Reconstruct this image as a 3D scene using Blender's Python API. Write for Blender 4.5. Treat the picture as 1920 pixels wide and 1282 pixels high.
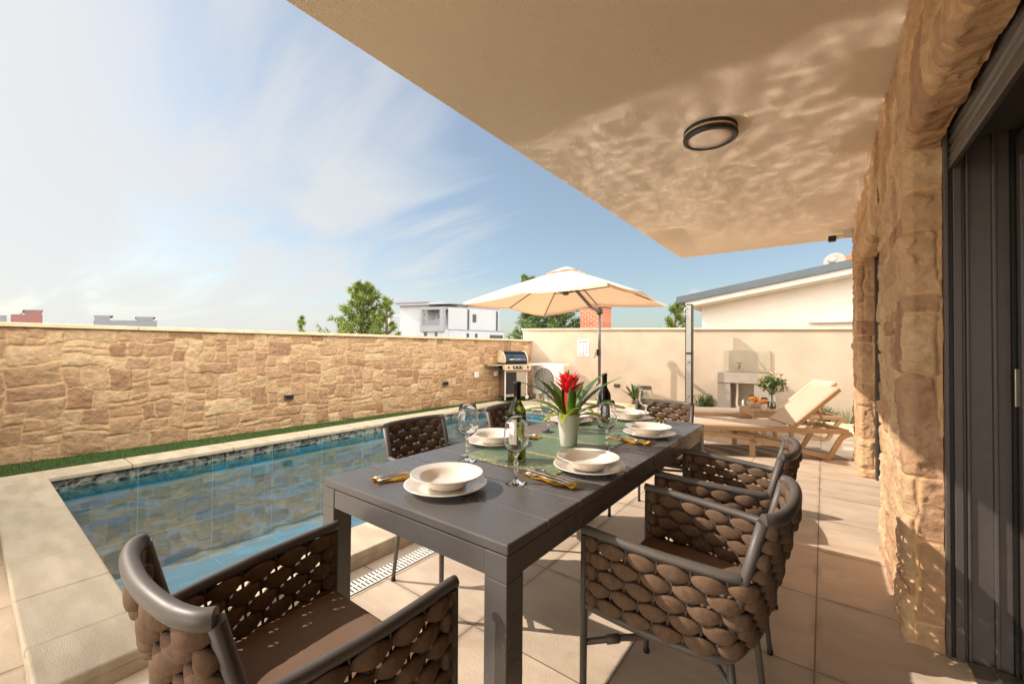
import bpy, bmesh, math, random
import numpy as np
from mathutils import Vector, Matrix, noise
random.seed(7)
for o in list(bpy.data.objects): bpy.data.objects.remove(o)
scene = bpy.context.scene
COL = scene.collection
rad = math.radians
# ------------------------------------------------------------------ camera
YAW, PITCH, ROLL = rad(36.9), .0149, -.0081
CAMH = 1.2
_r = Vector((math.cos(YAW), math.sin(YAW), 0)); _f = Vector((-math.sin(YAW), math.cos(YAW), 0)); _z = Vector((0, 0, 1))
fwd = _f*math.cos(PITCH) + _z*math.sin(PITCH); up = -_f*math.sin(PITCH) + _z*math.cos(PITCH)
Xc = _r*math.cos(ROLL) - up*math.sin(ROLL); Yc = _r*math.sin(ROLL) + up*math.cos(ROLL)
cam = bpy.data.cameras.new("camera"); camo = bpy.data.objects.new("camera", cam); COL.objects.link(camo)
camo.matrix_world = Matrix(((Xc.x, Yc.x, -fwd.x, 0), (Xc.y, Yc.y, -fwd.y, 0), (Xc.z, Yc.z, -fwd.z, CAMH), (0, 0, 0, 1)))
cam.sensor_width = 36; cam.lens = 778/1920*36; cam.clip_start = .02; cam.clip_end = 5000
scene.camera = camo
# ------------------------------------------------------------------ light
SUN_AZ, SUN_EL = rad(28.8), rad(38.1)      # direction the light travels (towards +X +Y), elevation
sd = Vector((math.cos(SUN_AZ)*math.cos(SUN_EL), math.sin(SUN_AZ)*math.cos(SUN_EL), -math.sin(SUN_EL)))
sl = bpy.data.lights.new("sun", 'SUN'); sl.energy = 3.4; sl.angle = rad(.5); sl.color = (1, .89, .79)
so = bpy.data.objects.new("sun", sl); COL.objects.link(so)
so.rotation_euler = (-sd).to_track_quat('Z', 'Y').to_euler(); so.location = (-20, -12, 18)
w = bpy.data.worlds.new("World"); scene.world = w; w.use_nodes = True
nt = w.node_tree; N = nt.nodes; Lk = nt.links
for n in list(N): N.remove(n)
out = N.new('ShaderNodeOutputWorld'); bg = N.new('ShaderNodeBackground'); Lk.new(bg.outputs[0], out.inputs[0])
sky = N.new('ShaderNodeTexSky'); sky.sky_type = 'NISHITA'; sky.sun_disc = False
sky.sun_elevation = SUN_EL
sky.sun_rotation = math.atan2(-sd.x, -sd.y)      # towards the sun, clockwise from +Y
sky.dust_density = 1.6; sky.ozone_density = 1.2; sky.altitude = 50
def NM(tree, op, a=None, b=None, c=None, clamp=False):
    n = tree.nodes.new('ShaderNodeMath'); n.operation = op; n.use_clamp = clamp
    for i, v in enumerate((a, b, c)):
        if v is None: continue
        if hasattr(v, 'links'): tree.links.new(v, n.inputs[i])
        else: n.inputs[i].default_value = v
    return n.outputs[0]
def NMAP(tree, v, a, b, c=0., d=1.):
    n = tree.nodes.new('ShaderNodeMapRange'); n.interpolation_type = 'SMOOTHSTEP'
    tree.links.new(v, n.inputs[0])
    for i, x in enumerate((a, b, c, d)): n.inputs[i+1].default_value = x
    return n.outputs[0]
tc = N.new('ShaderNodeTexCoord'); sep = N.new('ShaderNodeSeparateXYZ'); Lk.new(tc.outputs['Generated'], sep.inputs[0])
zz = NM(nt, 'MAXIMUM', sep.outputs[2], 0.); den = NM(nt, 'ADD', zz, .16)
cmb = N.new('ShaderNodeCombineXYZ')
Lk.new(NM(nt, 'DIVIDE', sep.outputs[0], den), cmb.inputs[0]); Lk.new(NM(nt, 'DIVIDE', sep.outputs[1], den), cmb.inputs[1])
mp = N.new('ShaderNodeMapping'); Lk.new(cmb.outputs[0], mp.inputs[0]); mp.inputs['Rotation'].default_value = (0, 0, rad(-20)); mp.inputs['Scale'].default_value = (.55, 1.5, 1)
n1 = N.new('ShaderNodeTexNoise'); Lk.new(mp.outputs[0], n1.inputs[0]); n1.inputs['Scale'].default_value = 1.1; n1.inputs['Detail'].default_value = 9; n1.inputs['Roughness'].default_value = .56; n1.inputs['Distortion'].default_value = .7
n2 = N.new('ShaderNodeTexNoise'); Lk.new(cmb.outputs[0], n2.inputs[0]); n2.inputs['Scale'].default_value = .45; n2.inputs['Detail'].default_value = 3
# cirrus is denser towards the pool side (-X) and low down
side = NM(nt, 'ADD', NM(nt, 'MULTIPLY', sep.outputs[0], -.9), NM(nt, 'MULTIPLY', sep.outputs[1], -.45))
dens = NM(nt, 'ADD', NM(nt, 'ADD', n1.outputs[0], NM(nt, 'MULTIPLY', n2.outputs[0], .35)), NM(nt, 'MULTIPLY', side, .42))
cl = NMAP(nt, dens, .64, 1.12, 0, .9)
low = NMAP(nt, sep.outputs[2], .0, .28, 1, 0)
lowc = NM(nt, 'MULTIPLY', low, NMAP(nt, side, -.15, .55, .12, .8))
fac = NM(nt, 'MAXIMUM', cl, lowc)
# a small heap cloud low over the neighbour's roof
cr = N.new('ShaderNodeVectorMath'); cr.operation = 'SUBTRACT'; Lk.new(tc.outputs['Generated'], cr.inputs[0]); cr.inputs[1].default_value = (-.19, .975, .105)
crs = N.new('ShaderNodeVectorMath'); crs.operation = 'MULTIPLY'; Lk.new(cr.outputs[0], crs.inputs[0]); crs.inputs[1].default_value = (1, 1, 2.4)
crl = N.new('ShaderNodeVectorMath'); crl.operation = 'LENGTH'; Lk.new(crs.outputs[0], crl.inputs[0])
n3 = N.new('ShaderNodeTexNoise'); Lk.new(tc.outputs['Generated'], n3.inputs[0]); n3.inputs['Scale'].default_value = 28; n3.inputs['Detail'].default_value = 6
hp = NMAP(nt, NM(nt, 'ADD', crl.outputs['Value'], NM(nt, 'MULTIPLY', n3.outputs[0], -.08)), .0, .045, .85, 0)
fac = NM(nt, 'MAXIMUM', NM(nt, 'MAXIMUM', fac, hp), .17)
mx = N.new('ShaderNodeMix'); mx.data_type = 'RGBA'; Lk.new(fac, mx.inputs[0])
tn = N.new('ShaderNodeMix'); tn.data_type = 'RGBA'; tn.blend_type = 'MULTIPLY'; tn.inputs[0].default_value = 1; Lk.new(sky.outputs[0], tn.inputs[6]); tn.inputs[7].default_value = (.98, 1.035, .99, 1); Lk.new(tn.outputs[2], mx.inputs[6]); mx.inputs[7].default_value = (5.1, 5.1, 5.05, 1)
far = NM(nt, 'ADD', NM(nt, 'MULTIPLY', sep.outputs[0], .85), NM(nt, 'MULTIPLY', sep.outputs[1], -.5))  # unseen house side of the sky: very bright cloud added to raise the fill light
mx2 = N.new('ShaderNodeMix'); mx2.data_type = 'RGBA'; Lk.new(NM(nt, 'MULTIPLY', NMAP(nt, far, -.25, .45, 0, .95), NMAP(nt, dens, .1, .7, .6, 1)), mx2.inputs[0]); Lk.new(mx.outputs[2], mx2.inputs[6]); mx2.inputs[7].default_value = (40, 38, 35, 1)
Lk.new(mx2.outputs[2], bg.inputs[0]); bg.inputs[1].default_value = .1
scene.view_settings.view_transform = 'Standard'; scene.view_settings.look = 'None'
scene.view_settings.exposure = 0.70; scene.view_settings.gamma = 1
try: scene.view_settings.use_curve_mapping = False
except Exception: pass
cy = scene.cycles
cy.use_denoising = True; cy.max_bounces = 9; cy.diffuse_bounces = 4; cy.glossy_bounces = 4; cy.transmission_bounces = 8; cy.transparent_max_bounces = 12
cy.caustics_reflective = True; cy.caustics_refractive = True; cy.blur_glossy = 0.0; cy.sample_clamp_indirect = 14
cy.use_guiding = True; cy.use_surface_guiding = True; cy.use_volume_guiding = False; cy.guiding_training_samples = 128
cy.surface_guiding_probability = .6; cy.use_adaptive_sampling = False

# ------------------------------------------------------------------ materials
def lin(c):
    if isinstance(c, str):
        c = c.lstrip('#'); c = [int(c[i:i+2], 16)/255 for i in (0, 2, 4)]
        return tuple((x/12.92 if x <= .04045 else ((x+.055)/1.055)**2.4) for x in c)
    return tuple(c)
def mat(name, col, rough=.6, metal=0., var=.12, vscale=6., bump=0., bscale=60., spec=.5, detail=5, col2=None, stretch=(1, 1, 1), coat=0, rvar=0.):
    m = bpy.data.materials.new(name); m.use_nodes = True; t = m.node_tree; p = t.nodes['Principled BSDF']
    c = lin(col); p.inputs['Roughness'].default_value = rough; p.inputs['Metallic'].default_value = metal
    p.inputs['Specular IOR Level'].default_value = spec
    if coat: p.inputs['Coat Weight'].default_value = coat; p.inputs['Coat Roughness'].default_value = .1
    g = t.nodes.new('ShaderNodeTexCoord'); mp = t.nodes.new('ShaderNodeMapping'); mp.inputs['Scale'].default_value = stretch
    t.links.new(g.outputs['Object'], mp.inputs[0])
    nz = t.nodes.new('ShaderNodeTexNoise'); t.links.new(mp.outputs[0], nz.inputs[0]); nz.inputs['Scale'].default_value = vscale; nz.inputs['Detail'].default_value = detail
    mx = t.nodes.new('ShaderNodeMix'); mx.data_type = 'RGBA'
    a = tuple(max(0, x*(1-var)) for x in c); b = tuple(min(1, x*(1+var)) for x in c) if col2 is None else lin(col2)
    mx.inputs[6].default_value = (*a, 1); mx.inputs[7].default_value = (*b, 1)
    t.links.new(NMAP(t, nz.outputs[0], .3, .7), mx.inputs[0]); t.links.new(mx.outputs[2], p.inputs['Base Color'])
    if rvar: t.links.new(NMAP(t, nz.outputs[0], .3, .7, max(0, rough-rvar), rough+rvar), p.inputs['Roughness'])
    if bump:
        nb = t.nodes.new('ShaderNodeTexNoise'); t.links.new(mp.outputs[0], nb.inputs[0]); nb.inputs['Scale'].default_value = bscale; nb.inputs['Detail'].default_value = 4
        bp = t.nodes.new('ShaderNodeBump'); bp.inputs['Strength'].default_value = bump; bp.inputs['Distance'].default_value = .01
        t.links.new(nb.outputs[0], bp.inputs['Height']); t.links.new(bp.outputs[0], p.inputs['Normal'])
    return m
def glass(name, col=(1, 1, 1), rough=0., ior=1.45):
    m = bpy.data.materials.new(name); m.use_nodes = True; t = m.node_tree; p = t.nodes['Principled BSDF']
    p.inputs['Base Color'].default_value = (*lin(col), 1); p.inputs['Roughness'].default_value = rough
    p.inputs['Transmission Weight'].default_value = 1; p.inputs['IOR'].default_value = ior
    return m
def thin_glass(name, tint=(.9, .95, .95), rough=.0, ior=1.5, boost=1.):
    m = bpy.data.materials.new(name); m.use_nodes = True; t = m.node_tree
    for n in list(t.nodes): t.nodes.remove(n)
    o = t.nodes.new('ShaderNodeOutputMaterial'); mx = t.nodes.new('ShaderNodeMixShader'); tr = t.nodes.new('ShaderNodeBsdfTransparent'); gl = t.nodes.new('ShaderNodeBsdfGlossy')
    tr.inputs[0].default_value = (*tint, 1); gl.inputs['Roughness'].default_value = rough
    fr = t.nodes.new('ShaderNodeFresnel'); fr.inputs[0].default_value = ior
    t.links.new(NM(t, 'MULTIPLY', fr.outputs[0], boost, clamp=True), mx.inputs[0]); t.links.new(tr.outputs[0], mx.inputs[1]); t.links.new(gl.outputs[0], mx.inputs[2]); t.links.new(mx.outputs[0], o.inputs[0])
    return m
def stone_mat(name, gain=1.):
    m = bpy.data.materials.new(name); m.use_nodes = True; t = m.node_tree; p = t.nodes['Principled BSDF']
    at = t.nodes.new('ShaderNodeAttribute'); at.attribute_name = 'tint'; sp = t.nodes.new('ShaderNodeSeparateColor'); t.links.new(at.outputs['Color'], sp.inputs[0])
    cr = t.nodes.new('ShaderNodeValToRGB'); t.links.new(sp.outputs[0], cr.inputs[0])
    cols = ['#c5a481', '#b28f6e', '#d1b38e', '#a27e60', '#d3b894', '#bd9a77', '#ab886c', '#c9a984']
    e = cr.color_ramp.elements
    while len(e) < len(cols): e.new(.5)
    for i, c in enumerate(cols): e[i].position = i/(len(cols)-1); e[i].color = (*[x*gain for x in lin(c)], 1)
    g = t.nodes.new('ShaderNodeTexCoord')
    nz = t.nodes.new('ShaderNodeTexNoise'); t.links.new(g.outputs['Object'], nz.inputs[0]); nz.inputs['Scale'].default_value = 14; nz.inputs['Detail'].default_value = 8; nz.inputs['Roughness'].default_value = .65
    nzs = t.nodes.new('ShaderNodeTexNoise'); t.links.new(g.outputs['Object'], nzs.inputs[0]); nzs.inputs['Scale'].default_value = 3; nzs.inputs['Detail'].default_value = 6
    mv = t.nodes.new('ShaderNodeMix'); mv.data_type = 'RGBA'; mv.blend_type = 'MULTIPLY'; mv.inputs[0].default_value = 1
    r2 = t.nodes.new('ShaderNodeValToRGB'); t.links.new(nz.outputs[0], r2.inputs[0]); r2.color_ramp.elements[0].position = .25; r2.color_ramp.elements[0].color = (.68, .64, .60, 1); r2.color_ramp.elements[1].position = .7; r2.color_ramp.elements[1].color = (1.1, 1.1, 1.08, 1)
    t.links.new(cr.outputs[0], mv.inputs[6]); t.links.new(r2.outputs[0], mv.inputs[7])
    mo = t.nodes.new('ShaderNodeMix'); mo.data_type = 'RGBA'; t.links.new(sp.outputs[1], mo.inputs[0]); t.links.new(mv.outputs[2], mo.inputs[6])
    mm = t.nodes.new('ShaderNodeMix'); mm.data_type = 'RGBA'; t.links.new(nzs.outputs[0], mm.inputs[0]); mm.inputs[6].default_value = (*[x*gain for x in lin('#d0ab7e')], 1); mm.inputs[7].default_value = (*[x*gain for x in lin('#c5a078')], 1)
    t.links.new(mm.outputs[2], mo.inputs[7]); t.links.new(mo.outputs[2], p.inputs['Base Color'])
    p.inputs['Roughness'].default_value = .88; p.inputs['Specular IOR Level'].default_value = .25
    nb = t.nodes.new('ShaderNodeTexNoise'); t.links.new(g.outputs['Object'], nb.inputs[0]); nb.inputs['Scale'].default_value = 45; nb.inputs['Detail'].default_value = 8; nb.inputs['Roughness'].default_value = .7
    bp = t.nodes.new('ShaderNodeBump'); bp.inputs['Strength'].default_value = .8; bp.inputs['Distance'].default_value = .012
    vo = t.nodes.new('ShaderNodeTexVoronoi'); wv = t.nodes.new('ShaderNodeVectorMath'); wv.operation = 'MULTIPLY_ADD'; t.links.new(nz.outputs['Color'], wv.inputs[0]); wv.inputs[1].default_value = (.05, .05, .05); t.links.new(g.outputs['Object'], wv.inputs[2]); t.links.new(wv.outputs[0], vo.inputs[0]); vo.inputs['Scale'].default_value = 24; vo.feature = 'F1'
    t.links.new(NM(t, 'ADD', nb.outputs[0], NM(t, 'MULTIPLY', vo.outputs['Distance'], NM(t, 'MULTIPLY_ADD', sp.outputs[1], -.7, .7))), bp.inputs['Height']); t.links.new(bp.outputs[0], p.inputs['Normal'])
    return m
M = {}
M['stone'] = stone_mat('sandstone_masonry', 1.18)
M['stone_left'] = stone_mat('sandstone_garden_wall', .9)
M['render'] = mat('cream_render', '#b5a48f', .9, var=.07, vscale=2.2, bump=.35, bscale=160)
M['soffit'] = mat('beige_plaster', '#ecd9c2', .95, var=.03, vscale=1.3, bump=1., bscale=160, spec=.1)
M['cap'] = mat('limestone_cap', '#cdb896', .75, var=.09, vscale=7, bump=.2, bscale=80)
M['coping'] = mat('limestone_coping', '#b5a58c', .72, var=.0, vscale=3.5, bump=.35, bscale=130, col2='#c9baa0', stretch=(1, 3.4, 1))
M['frame'] = mat('powder_coated_aluminium', '#524c48', .40, .15, var=.05, vscale=20, rvar=.04)
M['frame_chair'] = mat('chair_tube_coating', '#57514b', .5, .1, var=.05, vscale=18, rvar=.05)
M['table'] = mat('table_coating', '#5f5c59', .34, .1, var=.09, vscale=5, rvar=.11, bump=.04, bscale=220)
M['strap'] = mat('rope_strap_fabric', '#6a5544', .95, var=.14, vscale=60, bump=.22, bscale=350, spec=.15)
M['cushion'] = mat('cushion_fabric', '#7a6352', .95, var=.06, vscale=8, bump=.15, bscale=700, spec=.15)
M['black'] = mat('black_plastic', '#15130f', .5, var=.1)
M['dark'] = mat('dark_slot', '#070605', .9, var=0)
M['porcelain'] = mat('white_porcelain', '#e9dfd0', .18, var=.01, coat=.6)
M['glass'] = glass('clear_glass')
M['bottle'] = glass('green_bottle_glass', (.13, .17, .03), .0, 1.5)
M['bottle_dark'] = mat('dark_wine_bottle', '#0d0a08', .07, spec=.6, var=0)
M['capsule'] = mat('black_foil', '#14100f', .3, .3)
M['label'] = mat('paper_label', '#d8d0c6', .7, var=.03)
M['ink'] = mat('grey_ink', '#55565e', .8, var=0)
M['white'] = mat('white_paint', '#d9d2c8', .5, var=.02)
M['white_render'] = mat('white_render', '#d8d0c4', .85, var=.03, vscale=2)
M['white_house'] = mat('white_facade', '#979a9e', .85, var=.03, vscale=.4)
M['grey_house'] = mat('grey_facade', '#77787c', .8, var=.04, vscale=.5)
M['slate'] = mat('slate_metal_fascia', '#4a5054', .45, .4, var=.08, vscale=1.5)
M['chrome'] = mat('chrome', '#c8c6c2', .12, 1., var=0)
M['steel'] = mat('brushed_steel', '#a89e90', .3, .9, var=.05, vscale=4, stretch=(1, 1, 20))
M['greypanel'] = mat('shower_panel', '#9b9a90', .5, var=.03)
M['wood'] = mat('tan_resin', '#b3926c', .55, var=.08, vscale=4, stretch=(1, 6, 1))
M['sling'] = mat('cream_textilene', '#c3ad95', .8, var=.04, vscale=3, bump=.3, bscale=300)
M['leaf'] = mat('leaf', '#3c5a1c', .45, var=.35, vscale=9)
M['leaf_dark'] = mat('dark_leaf', '#2c4416', .6, var=.4, vscale=6)
M['pine'] = mat('pine_needles', '#66762e', .6, var=.45, vscale=1.2)
M['pine2'] = mat('pine_needles_blue', '#536832', .6, var=.45, vscale=1.2)
M['bark'] = mat('bark', '#5b4535', .9, var=.3, vscale=5)
M['turf'] = mat('artificial_turf', '#2f4a12', .8, var=.3, vscale=30)
M['earth'] = mat('dry_earth', '#8b7659', .95, var=.2, vscale=.3)
M['orange'] = mat('orange_peel', '#e2860f', .45, var=.08, vscale=8, bump=.3, bscale=120)
M['pear'] = mat('green_pear', '#8f9a2a', .45, var=.15, vscale=8)
M['juice'] = mat('orange_juice', '#f08a08', .2, var=.03)
M['yellow'] = mat('yellow_napkin', '#e0b028', .8, var=.12, vscale=12, bump=.3, bscale=200)
M['orangecloth'] = mat('orange_napkin', '#e08a10', .8, var=.1, vscale=12)
M['brick_red'] = mat('terracotta', '#b0603e', .85, var=.15, vscale=3)

# ------------------------------------------------------------------ mesh helpers
class MB:
    """collects shapes, then build() links them as ONE mesh object"""
    def __init__(s): s.bm = bmesh.new()
    def box(s, x0, x1, y0, y1, z0, z1, bev=0., rot=None, seg=2, piv=None):
        b2 = bmesh.new(); bmesh.ops.create_cube(b2, size=1)
        c = Vector(((x0+x1)/2, (y0+y1)/2, (z0+z1)/2))
        bmesh.ops.scale(b2, vec=(abs(x1-x0), abs(y1-y0), abs(z1-z0)), verts=b2.verts)
        if bev > 0: bmesh.ops.bevel(b2, geom=b2.edges[:], offset=bev, segments=seg, profile=.5, affect='EDGES')
        if rot is not None: bmesh.ops.rotate(b2, cent=(0, 0, 0), matrix=rot, verts=b2.verts)
        bmesh.ops.translate(b2, vec=c, verts=b2.verts); s.join(b2); return s
    def join(s, b2):
        me = bpy.data.meshes.new('tmp'); b2.to_mesh(me); b2.free(); s.bm.from_mesh(me); bpy.data.meshes.remove(me)
    def tube(s, pts, r, sides=10, closed=False, cap=True, flat=1., upv=None):
        pts = [Vector(p) for p in pts]; n = len(pts); rs = r if isinstance(r, (list, tuple)) else [r]*n
        T = []
        for i in range(n):
            a = pts[(i-1) % n] if (closed or i > 0) else pts[i]; b = pts[(i+1) % n] if (closed or i < n-1) else pts[i]
            d = (b-a); T.append(d.normalized() if d.length > 1e-9 else Vector((0, 0, 1)))
        nrm = (upv or (Vector((0, 0, 1)) if abs(T[0].z) < .9 else Vector((1, 0, 0)))); nrm = (nrm - T[0]*nrm.dot(T[0])).normalized()
        rings = []
        for i in range(n):
            if i > 0:
                if upv: nrm = (upv - T[i]*upv.dot(T[i])).normalized()
                else:
                    nrm = nrm - T[i]*nrm.dot(T[i]); nrm = nrm.normalized() if nrm.length > 1e-6 else T[i].orthogonal().normalized()
            bi = T[i].cross(nrm)
            rings.append([s.bm.verts.new(pts[i] + nrm*(math.cos(2*math.pi*k/sides)*rs[i]*flat) + bi*(math.sin(2*math.pi*k/sides)*rs[i])) for k in range(sides)])
        rng = range(n) if closed else range(n-1)
        for i in rng:
            a, b = rings[i], rings[(i+1) % n]
            for k in range(sides):
                f = s.bm.faces.new((a[k], a[(k+1) % sides], b[(k+1) % sides], b[k])); f.smooth = True
        if cap and not closed:
            s.bm.faces.new(rings[0][::-1]); s.bm.faces.new(rings[-1])
        return s
    def lathe(s, prof, c=(0, 0, 0), seg=32, axis=None, closed=False, smooth=True):
        c = Vector(c); q = axis.to_track_quat('Z', 'Y').to_matrix() if axis is not None else Matrix.Identity(3)
        rings = []
        for (r, z) in prof:
            if r < 1e-6: rings.append([s.bm.verts.new(c + q @ Vector((0, 0, z)))])
            else: rings.append([s.bm.verts.new(c + q @ Vector((r*math.cos(2*math.pi*k/seg), r*math.sin(2*math.pi*k/seg), z))) for k in range(seg)])
        idx = list(range(len(rings)-1)) + ([len(rings)-1] if closed else [])
        for i in idx:
            a, b = rings[i], rings[(i+1) % len(rings)]
            for k in range(seg):
                k2 = (k+1) % seg
                if len(a) == 1 and len(b) == 1: continue
                if len(a) == 1: f = s.bm.faces.new((a[0], b[k2], b[k]))
                elif len(b) == 1: f = s.bm.faces.new((a[k], a[k2], b[0]))
                else: f = s.bm.faces.new((a[k], a[k2], b[k2], b[k]))
                f.smooth = smooth
        return s
    def prism(s, poly, z0, z1, axis='z'):
        def mk(p, h):
            if axis == 'z': return (p[0], p[1], h)
            if axis == 'y': return (p[0], h, p[1])
            return (h, p[0], p[1])
        a = [s.bm.verts.new(mk(p, z0)) for p in poly]; b = [s.bm.verts.new(mk(p, z1)) for p in poly]
        n = len(poly); s.bm.faces.new(a[::-1]); s.bm.faces.new(b)
        for i in range(n): s.bm.faces.new((a[i], a[(i+1) % n], b[(i+1) % n], b[i]))
        return s
    def quad(s, *p):
        s.bm.faces.new([s.bm.verts.new(q) for q in p]); return s
    def blob(s, c, r, sc=(1, 1, 1), seg=16):
        b2 = bmesh.new(); bmesh.ops.create_uvsphere(b2, u_segments=seg, v_segments=max(6, seg*2//3), radius=r)
        bmesh.ops.scale(b2, vec=sc, verts=b2.verts); bmesh.ops.translate(b2, vec=c, verts=b2.verts)
        for f in b2.faces: f.smooth = True
        s.join(b2); return s
    def build(s, name, m, parent=None, recalc=True):
        if recalc: bmesh.ops.recalc_face_normals(s.bm, faces=s.bm.faces[:])
        me = bpy.data.meshes.new(name); s.bm.to_mesh(me); s.bm.free()
        return link(name, me, m, parent)
def link(name, me, m, parent=None):
    o = bpy.data.objects.new(name, me); COL.objects.link(o)
    if m is not None: me.materials.append(m)
    if parent is not None: o.parent = parent
    return o
def tag(o, label=None, cat=None, group=None, kind=None):
    if label: o['label'] = label
    if cat: o['category'] = cat
    if group: o['group'] = group
    if kind: o['kind'] = kind
    return o
def thing(name, label, cat, loc=(0, 0, 0), rz=0., group=None):
    o = bpy.data.objects.new(name, None); COL.objects.link(o); o.location = loc; o.rotation_euler = (0, 0, rz); o.empty_display_size = .1
    return tag(o, label, cat, group)
def dup(root, loc, rz, label, group=None):
    def cp(o, par):
        c = o.copy(); COL.objects.link(c); c.parent = par
        for ch in [x for x in KIDS.get(o.name, [])]: cp(ch, c)
        return c
    r = cp(root, None); r.location = loc; r.rotation_euler = (root.rotation_euler[0], root.rotation_euler[1], rz); r['label'] = label
    if group: r['group'] = group
    return r
KIDS = {}
def index_kids():
    KIDS.clear()
    for o in bpy.data.objects:
        if o.parent: KIDS.setdefault(o.parent.name, []).append(o)
def arc(c, r, a0, a1, n, f=lambda x, y: (x, y, 0)):
    return [f(c[0]+r*math.cos(a0+(a1-a0)*i/n), c[1]+r*math.sin(a0+(a1-a0)*i/n)) for i in range(n+1)]
def crom(P, n=8, closed=False):
    P = [Vector(p) for p in P]; m = len(P); o = []
    for i in range(m if closed else m-1):
        if closed: p0, p1, p2, p3 = P[i-1], P[i], P[(i+1) % m], P[(i+2) % m]
        else: p0 = P[max(i-1, 0)]; p1 = P[i]; p2 = P[i+1]; p3 = P[min(i+2, m-1)]
        for k in range(n):
            t = k/n; o.append(.5*((2*p1)+(-p0+p2)*t+(2*p0-5*p1+4*p2-p3)*t*t+(-p0+3*p1-3*p2+p3)*t**3))
    if not closed: o.append(P[-1])
    return o

# ------------------------------------------------------------------ masonry as real relief
_rng = np.random.RandomState(3); _tab = _rng.rand(256, 256)
def vn(x, y):
    xi = np.floor(x).astype(int); yi = np.floor(y).astype(int); fx = x-xi; fy = y-yi
    fx = fx*fx*(3-2*fx); fy = fy*fy*(3-2*fy)
    a = _tab[xi % 256, yi % 256]; b = _tab[(xi+1) % 256, yi % 256]; c = _tab[xi % 256, (yi+1) % 256]; d = _tab[(xi+1) % 256, (yi+1) % 256]
    return (a*(1-fx)+b*fx)*(1-fy)+(c*(1-fx)+d*fx)*fy
def fbm(x, y, o=4):
    s = 0; a = .5
    for i in range(o): s = s+a*(vn(x*2**i+17*i, y*2**i+31*i)-.5); a *= .5
    return s
def sstep(a, b, x): t = np.clip((x-a)/(b-a), 0, 1); return t*t*(3-2*t)
def facets(x, y, sc, seed):
    x = x*sc; y = y*sc; xi = np.floor(x).astype(int); yi = np.floor(y).astype(int); best = np.full(x.shape, 9.); out = np.zeros(x.shape)
    for i in (-1, 0, 1):
        for j in (-1, 0, 1):
            cx = (xi+i) % 256; cy = (yi+j) % 256; sx = xi+i+_tab[cx, cy]; sy = yi+j+_tab[(cx+91+seed) % 256, cy]; d = (x-sx)**2+(y-sy)**2; m_ = d < best
            h = (_tab[(cx+13) % 256, (cy+7) % 256]-.5)+(x-sx)*(_tab[(cx+31) % 256, cy]-.5)*1.6+(y-sy)*(_tab[cx, (cy+57) % 256]-.5)*1.6
            out = np.where(m_, h, out); best = np.where(m_, d, best)
    return out
def stone_field(S, Z, L, H, seed, cell=.052, amp=.028, wr=(2, 7), hr=(1, 4), rough=.022, fac=.55, warp=1.):
    """relief height, stone tint, mortar mask over coordinates S (along) and Z (up)"""
    rs = np.random.RandomState(seed); nx = int(L/cell)+8; ny = int(H/cell)+8
    ids = -np.ones((nx, ny), int); st = []
    for j in range(ny):
        for i in range(nx):
            if ids[i, j] >= 0: continue
            if rs.rand() < .16: wv, hv = rs.randint(2, 4), rs.randint(2, hr[1]+2)
            else: wv = rs.randint(wr[0], wr[1]+1); hv = rs.randint(max(hr[0], wv//3), min(hr[1], wv)+1)
            k = 0
            while k < wv and i+k < nx and ids[i+k, j] < 0: k += 1
            wv = min(wv, k)
            if i+wv < nx and ids[i+wv, j] < 0 and (i+wv+1 >= nx or ids[i+wv+1, j] >= 0): wv += 1
            hv = min(hv, ny-j)
            ids[i:i+wv, j:j+hv] = len(st)
            st.append(((i+wv/2)*cell, (j+hv/2)*cell, wv*cell/2, hv*cell/2, rs.uniform(-.09, .09), rs.rand(), rs.uniform(.45, 1.), rs.uniform(-.05, .05), rs.uniform(-.08, .08)))
    st = np.array(st)
    x = S+3*cell + fbm(S*3.1+5, Z*3.1, 3)*.13*warp + fbm(S*11, Z*11+9, 3)*.04; y = Z+3*cell + fbm(S*2.6+50, Z*3.1+50, 3)*.13*warp + fbm(S*11+70, Z*11, 3)*.036
    I = np.clip((x/cell).astype(int), 0, nx-1); J = np.clip((y/cell).astype(int), 0, ny-1); q = st[ids[I, J]]
    dx = x-q[..., 0]; dy = y-q[..., 1]; ca = np.cos(q[..., 4]); sa = np.sin(q[..., 4])
    rx = np.abs(ca*dx+sa*dy)-(q[..., 2]-.002); ry = np.abs(-sa*dx+ca*dy)-(q[..., 3]-.002)
    rr = .02; ex = np.maximum(rx+rr, 0); ey = np.maximum(ry+rr, 0)
    sdf = np.hypot(ex, ey)+np.minimum(np.maximum(rx+rr, ry+rr), 0)-rr
    d = -sdf + fbm(S*26, Z*26, 3)*.014
    prof = sstep(-.002, .012, d)*.78+sstep(.01, .07, d)*.22
    h = amp*q[..., 6]*prof + (dx*q[..., 7]+dy*q[..., 8])*sstep(0, .02, d) + fbm(S*7+2, Z*9, 5)*rough*sstep(0, .03, d) + fbm(S*22, Z*26, 4)*rough*.4 + (facets(S+fbm(S*9, Z*9, 2)*.05, Z*1.5, 11, seed)*.5+facets(S, Z*1.3+fbm(S*9, Z*9, 2)*.04, 27, seed)*.25)*rough*fac*sstep(0, .015, d)
    return h, q[..., 5], 1-sstep(-.001, .009, d)
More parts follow.
